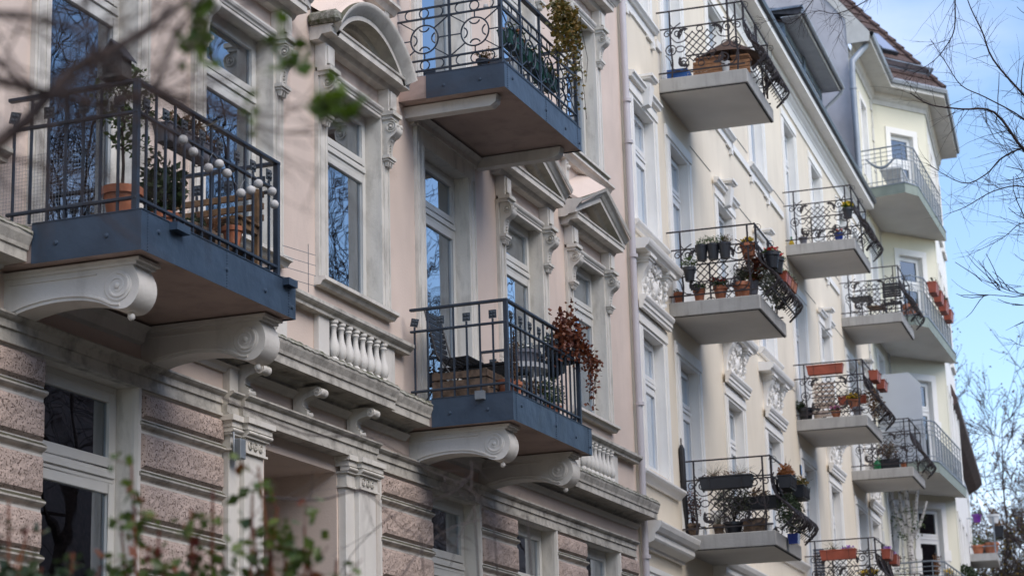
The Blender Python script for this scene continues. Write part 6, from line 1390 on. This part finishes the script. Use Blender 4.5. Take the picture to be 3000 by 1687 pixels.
# very near branches at the upper left, out of focus
LL = [([(3.06,-6.84,2.77),(3.16,-6.88,2.87),(3.25,-6.92,2.99),(3.35,-6.96,3.07),(3.46,-7.01,3.17),(3.56,-7.05,3.27)], .011),
 ([(3.03,-6.86,2.92),(3.16,-6.92,2.92),(3.28,-6.96,2.93),(3.41,-7.03,2.98),(3.55,-7.11,2.97)], .008),
 ([(3.0,-6.87,3.03),(3.05,-6.98,3.01),(3.17,-7.0,3.01),(3.31,-7.02,2.94),(3.42,-7.02,2.91)], .005),
 ([(3.42,-6.59,3.15),(3.46,-6.66,3.08),(3.51,-6.72,2.98),(3.55,-6.87,3.04),(3.66,-6.93,3.13)], .005),
 ([(3.73,-6.82,3.11),(3.88,-6.9,3.1),(4.02,-6.98,3.09),(4.15,-7.05,3.13),(4.23,-7.05,3.21)], .003)]
nb = empty('near_tree', (2.2, -6.6, 0), 0, 'leafing tree whose blurred near branches cross the upper left corner', 'tree')
T3_ = Matrix.Translation((-2.2, 6.6, 0)); nm = MB(); rg = random.Random(23)
for L_, r_ in LL: limb(nm, L_, r_*1.35, rg, .34, 3, 1, 0); nm.tube([(2.2,-6.6,1.9), (2.5, -6.65, 2.5), L_[0]] if r_ > .004 else [(3.56,-7.05,3.27), (3.65,-6.9,3.2), L_[0]], [.03, .02, r_] if r_ > .004 else [.004, .0035, r_], 6)
nm.xf(T3_).build('crown', M['barkwarm'], nb); MB().tube([(0,0,0),(0,0,1.2),(0,0,2.0)], [.09,.06,.04], 9).build('trunk', M['bark'], nb)
bl = MB(); rg = random.Random(29)
for (x, y, z, n, s) in ((3.81,-6.87,3.3,9,.045),(3.83,-6.87,3.25,8,.04),(3.83,-6.86,3.2,5,.03),(3.89,-7.04,3.26,6,.04),(3.9,-7.05,3.21,9,.045),(3.955,-7.12,3.10,14,.05),(3.96,-7.14,3.12,8,.045),(3.89,-6.95,3.13,3,.025),(3.9,-6.96,3.09,3,.025)):
    for _ in range(int(n*1.4)): leaf(bl, Vector((x+rg.gauss(0,.014), y+rg.gauss(0,.014), z+rg.gauss(0,.016))), s*1.15, rg, .75)
bl.xf(T3_).build('leaves', M['leafbright'], nb)
tw_ = MB(); 
for a, b in (((3.56,-7.05,3.27),(3.81,-6.87,3.34)), ((3.81,-6.87,3.34),(3.83,-6.86,3.18)), ((3.81,-6.87,3.36),(3.89,-7.04,3.3)), ((3.89,-7.04,3.3),(3.9,-7.05,3.18)), ((3.89,-7.04,3.3),(3.96,-7.13,3.13))): tw_.tube([a, ((a[0]+b[0])/2, (a[1]+b[1])/2, (a[2]+b[2])/2+.02), b], .0018, 4)
tw_.xf(T3_).build('twig', M['bark'], nb)
# ================================================================== ROSE BUSHES IN THE FRONT GARDEN
def rose(label, base, tops, seed, n=26, lsz=.05, name='rose_bush', red=.25, lm1='leafrose'):
    t = empty(name, base, 0, label, 'shrub'); rg = random.Random(seed); st = MB(); g = MB(); rd = MB(); B = Vector(base)
    for (x, y, z) in tops:
        e = Vector((x, y, z)); p = [B+Vector((rg.gauss(0,.15), rg.gauss(0,.15), 0)), B.lerp(e, .45)+Vector((rg.gauss(0,.08), rg.gauss(0,.08), .15)), B.lerp(e, .8)+Vector((rg.gauss(0,.03), rg.gauss(0,.03), .06)), e]
        st.tube(p, [.010, .008, .006, .004], 5)
        for k in range(n):
            u = 1+1.99*rg.random()**.8; i = int(u); q = p[i].lerp(p[i+1], u-i)
            tw = (Vector((rg.gauss(0,1), rg.gauss(0,1), rg.gauss(0,.8)))).normalized(); L_ = rg.uniform(.04, .13); st.tube([q, q+tw*L_], .0018, 3)
            for j in range(5):
                w = q+tw*L_*(.35+.16*j)+Vector((rg.gauss(0,.012), rg.gauss(0,.012), rg.gauss(0,.012))); leaf(rd if rg.random() < red else g, w, lsz*rg.uniform(.6, 1.15), rg, .68)
    T = Matrix.Translation(-B); st.xf(T).build('stem', M['leafrosered'], t); g.xf(T).build('leaves', M[lm1], t)
    if rd.v: rd.xf(T).build('young_leaves', M['leafrosered'], t)
    return t
rose('leafy rose bush with red young shoots in front of the rusticated pier', (5.75, -5.75, 0), [(5.61,-5.65,2.70),(5.68,-5.71,2.50),(5.71,-5.80,2.56),(5.77,-5.88,2.42),(5.66,-5.62,2.36),(5.7,-5.72,2.40),(5.64,-5.60,2.50),(5.72,-5.80,2.46),(5.74,-5.86,2.62)], 41, 17, .05, red=.10)
rose('tallest rose shoot with upright green leaves in front of the entrance', (5.95, -6.05, 0), [(5.75,-6.01,2.68),(5.78,-5.98,2.50),(5.83,-6.06,2.44),(5.86,-6.13,2.43),(5.92,-6.24,2.34),(5.8,-6.02,2.36),(5.85,-6.1,2.36),(5.80,-6.05,2.56),(5.77,-5.98,2.60),(5.84,-6.12,2.50),(5.90,-6.2,2.40)], 42, 14, .052, red=.07)
rose('dark green bush at the lower left corner', (5.45, -5.25, 0), [(5.5,-5.29,2.60),(5.53,-5.34,2.52),(5.5,-5.25,2.45),(5.58,-5.36,2.40),(5.64,-5.53,2.40),(5.55,-5.42,2.36),(5.48,-5.2,2.52),(5.52,-5.32,2.44),(5.6,-5.46,2.44)], 43, 24, .055, 'camellia_bush', .04, 'leafdark')
ac = empty('bramble', (8.3, -5.4, 0), 0, 'long arching bare grey canes in front of the entrance pilaster', 'shrub'); am_ = MB(); rg = random.Random(47)
for P_ in ([(7.84,-4.75,3.38),(8.0,-5.06,3.22),(8.1,-5.31,3.2),(8.22,-5.53,3.06),(8.3,-5.68,2.98),(8.37,-5.76,2.83)], [(8.27,-5.7,3.09),(8.29,-5.69,3.03),(8.27,-5.6,2.96),(8.21,-5.39,2.89),(8.18,-5.22,2.76),(8.18,-5.11,2.62)], [(7.11,-5.32,2.82),(7.18,-5.52,2.8),(7.23,-5.66,2.83),(7.27,-5.74,2.77),(7.32,-5.8,2.69),(7.35,-5.86,2.66)], [(7.4,-5.9,2.70),(7.7,-5.85,2.66),(8.0,-5.75,2.74),(8.3,-5.7,2.9)], [(7.6,-5.6,2.4),(7.8,-5.62,2.62),(8.1,-5.7,2.80),(8.4,-5.9,2.86)]):
    limb(am_, P_, .0042, rg, .16, 1, 1, 0); am_.tube([P_[-1], (P_[-1][0]+.05, P_[-1][1]-.05, 1.4), (8.3, -5.4, 0)], [.003, .006, .009], 5)
am_.xf(Matrix.Translation((-8.3, 5.4, 0))).build('stem', M['barkfar'], ac)
bpy.context.view_layer.update()
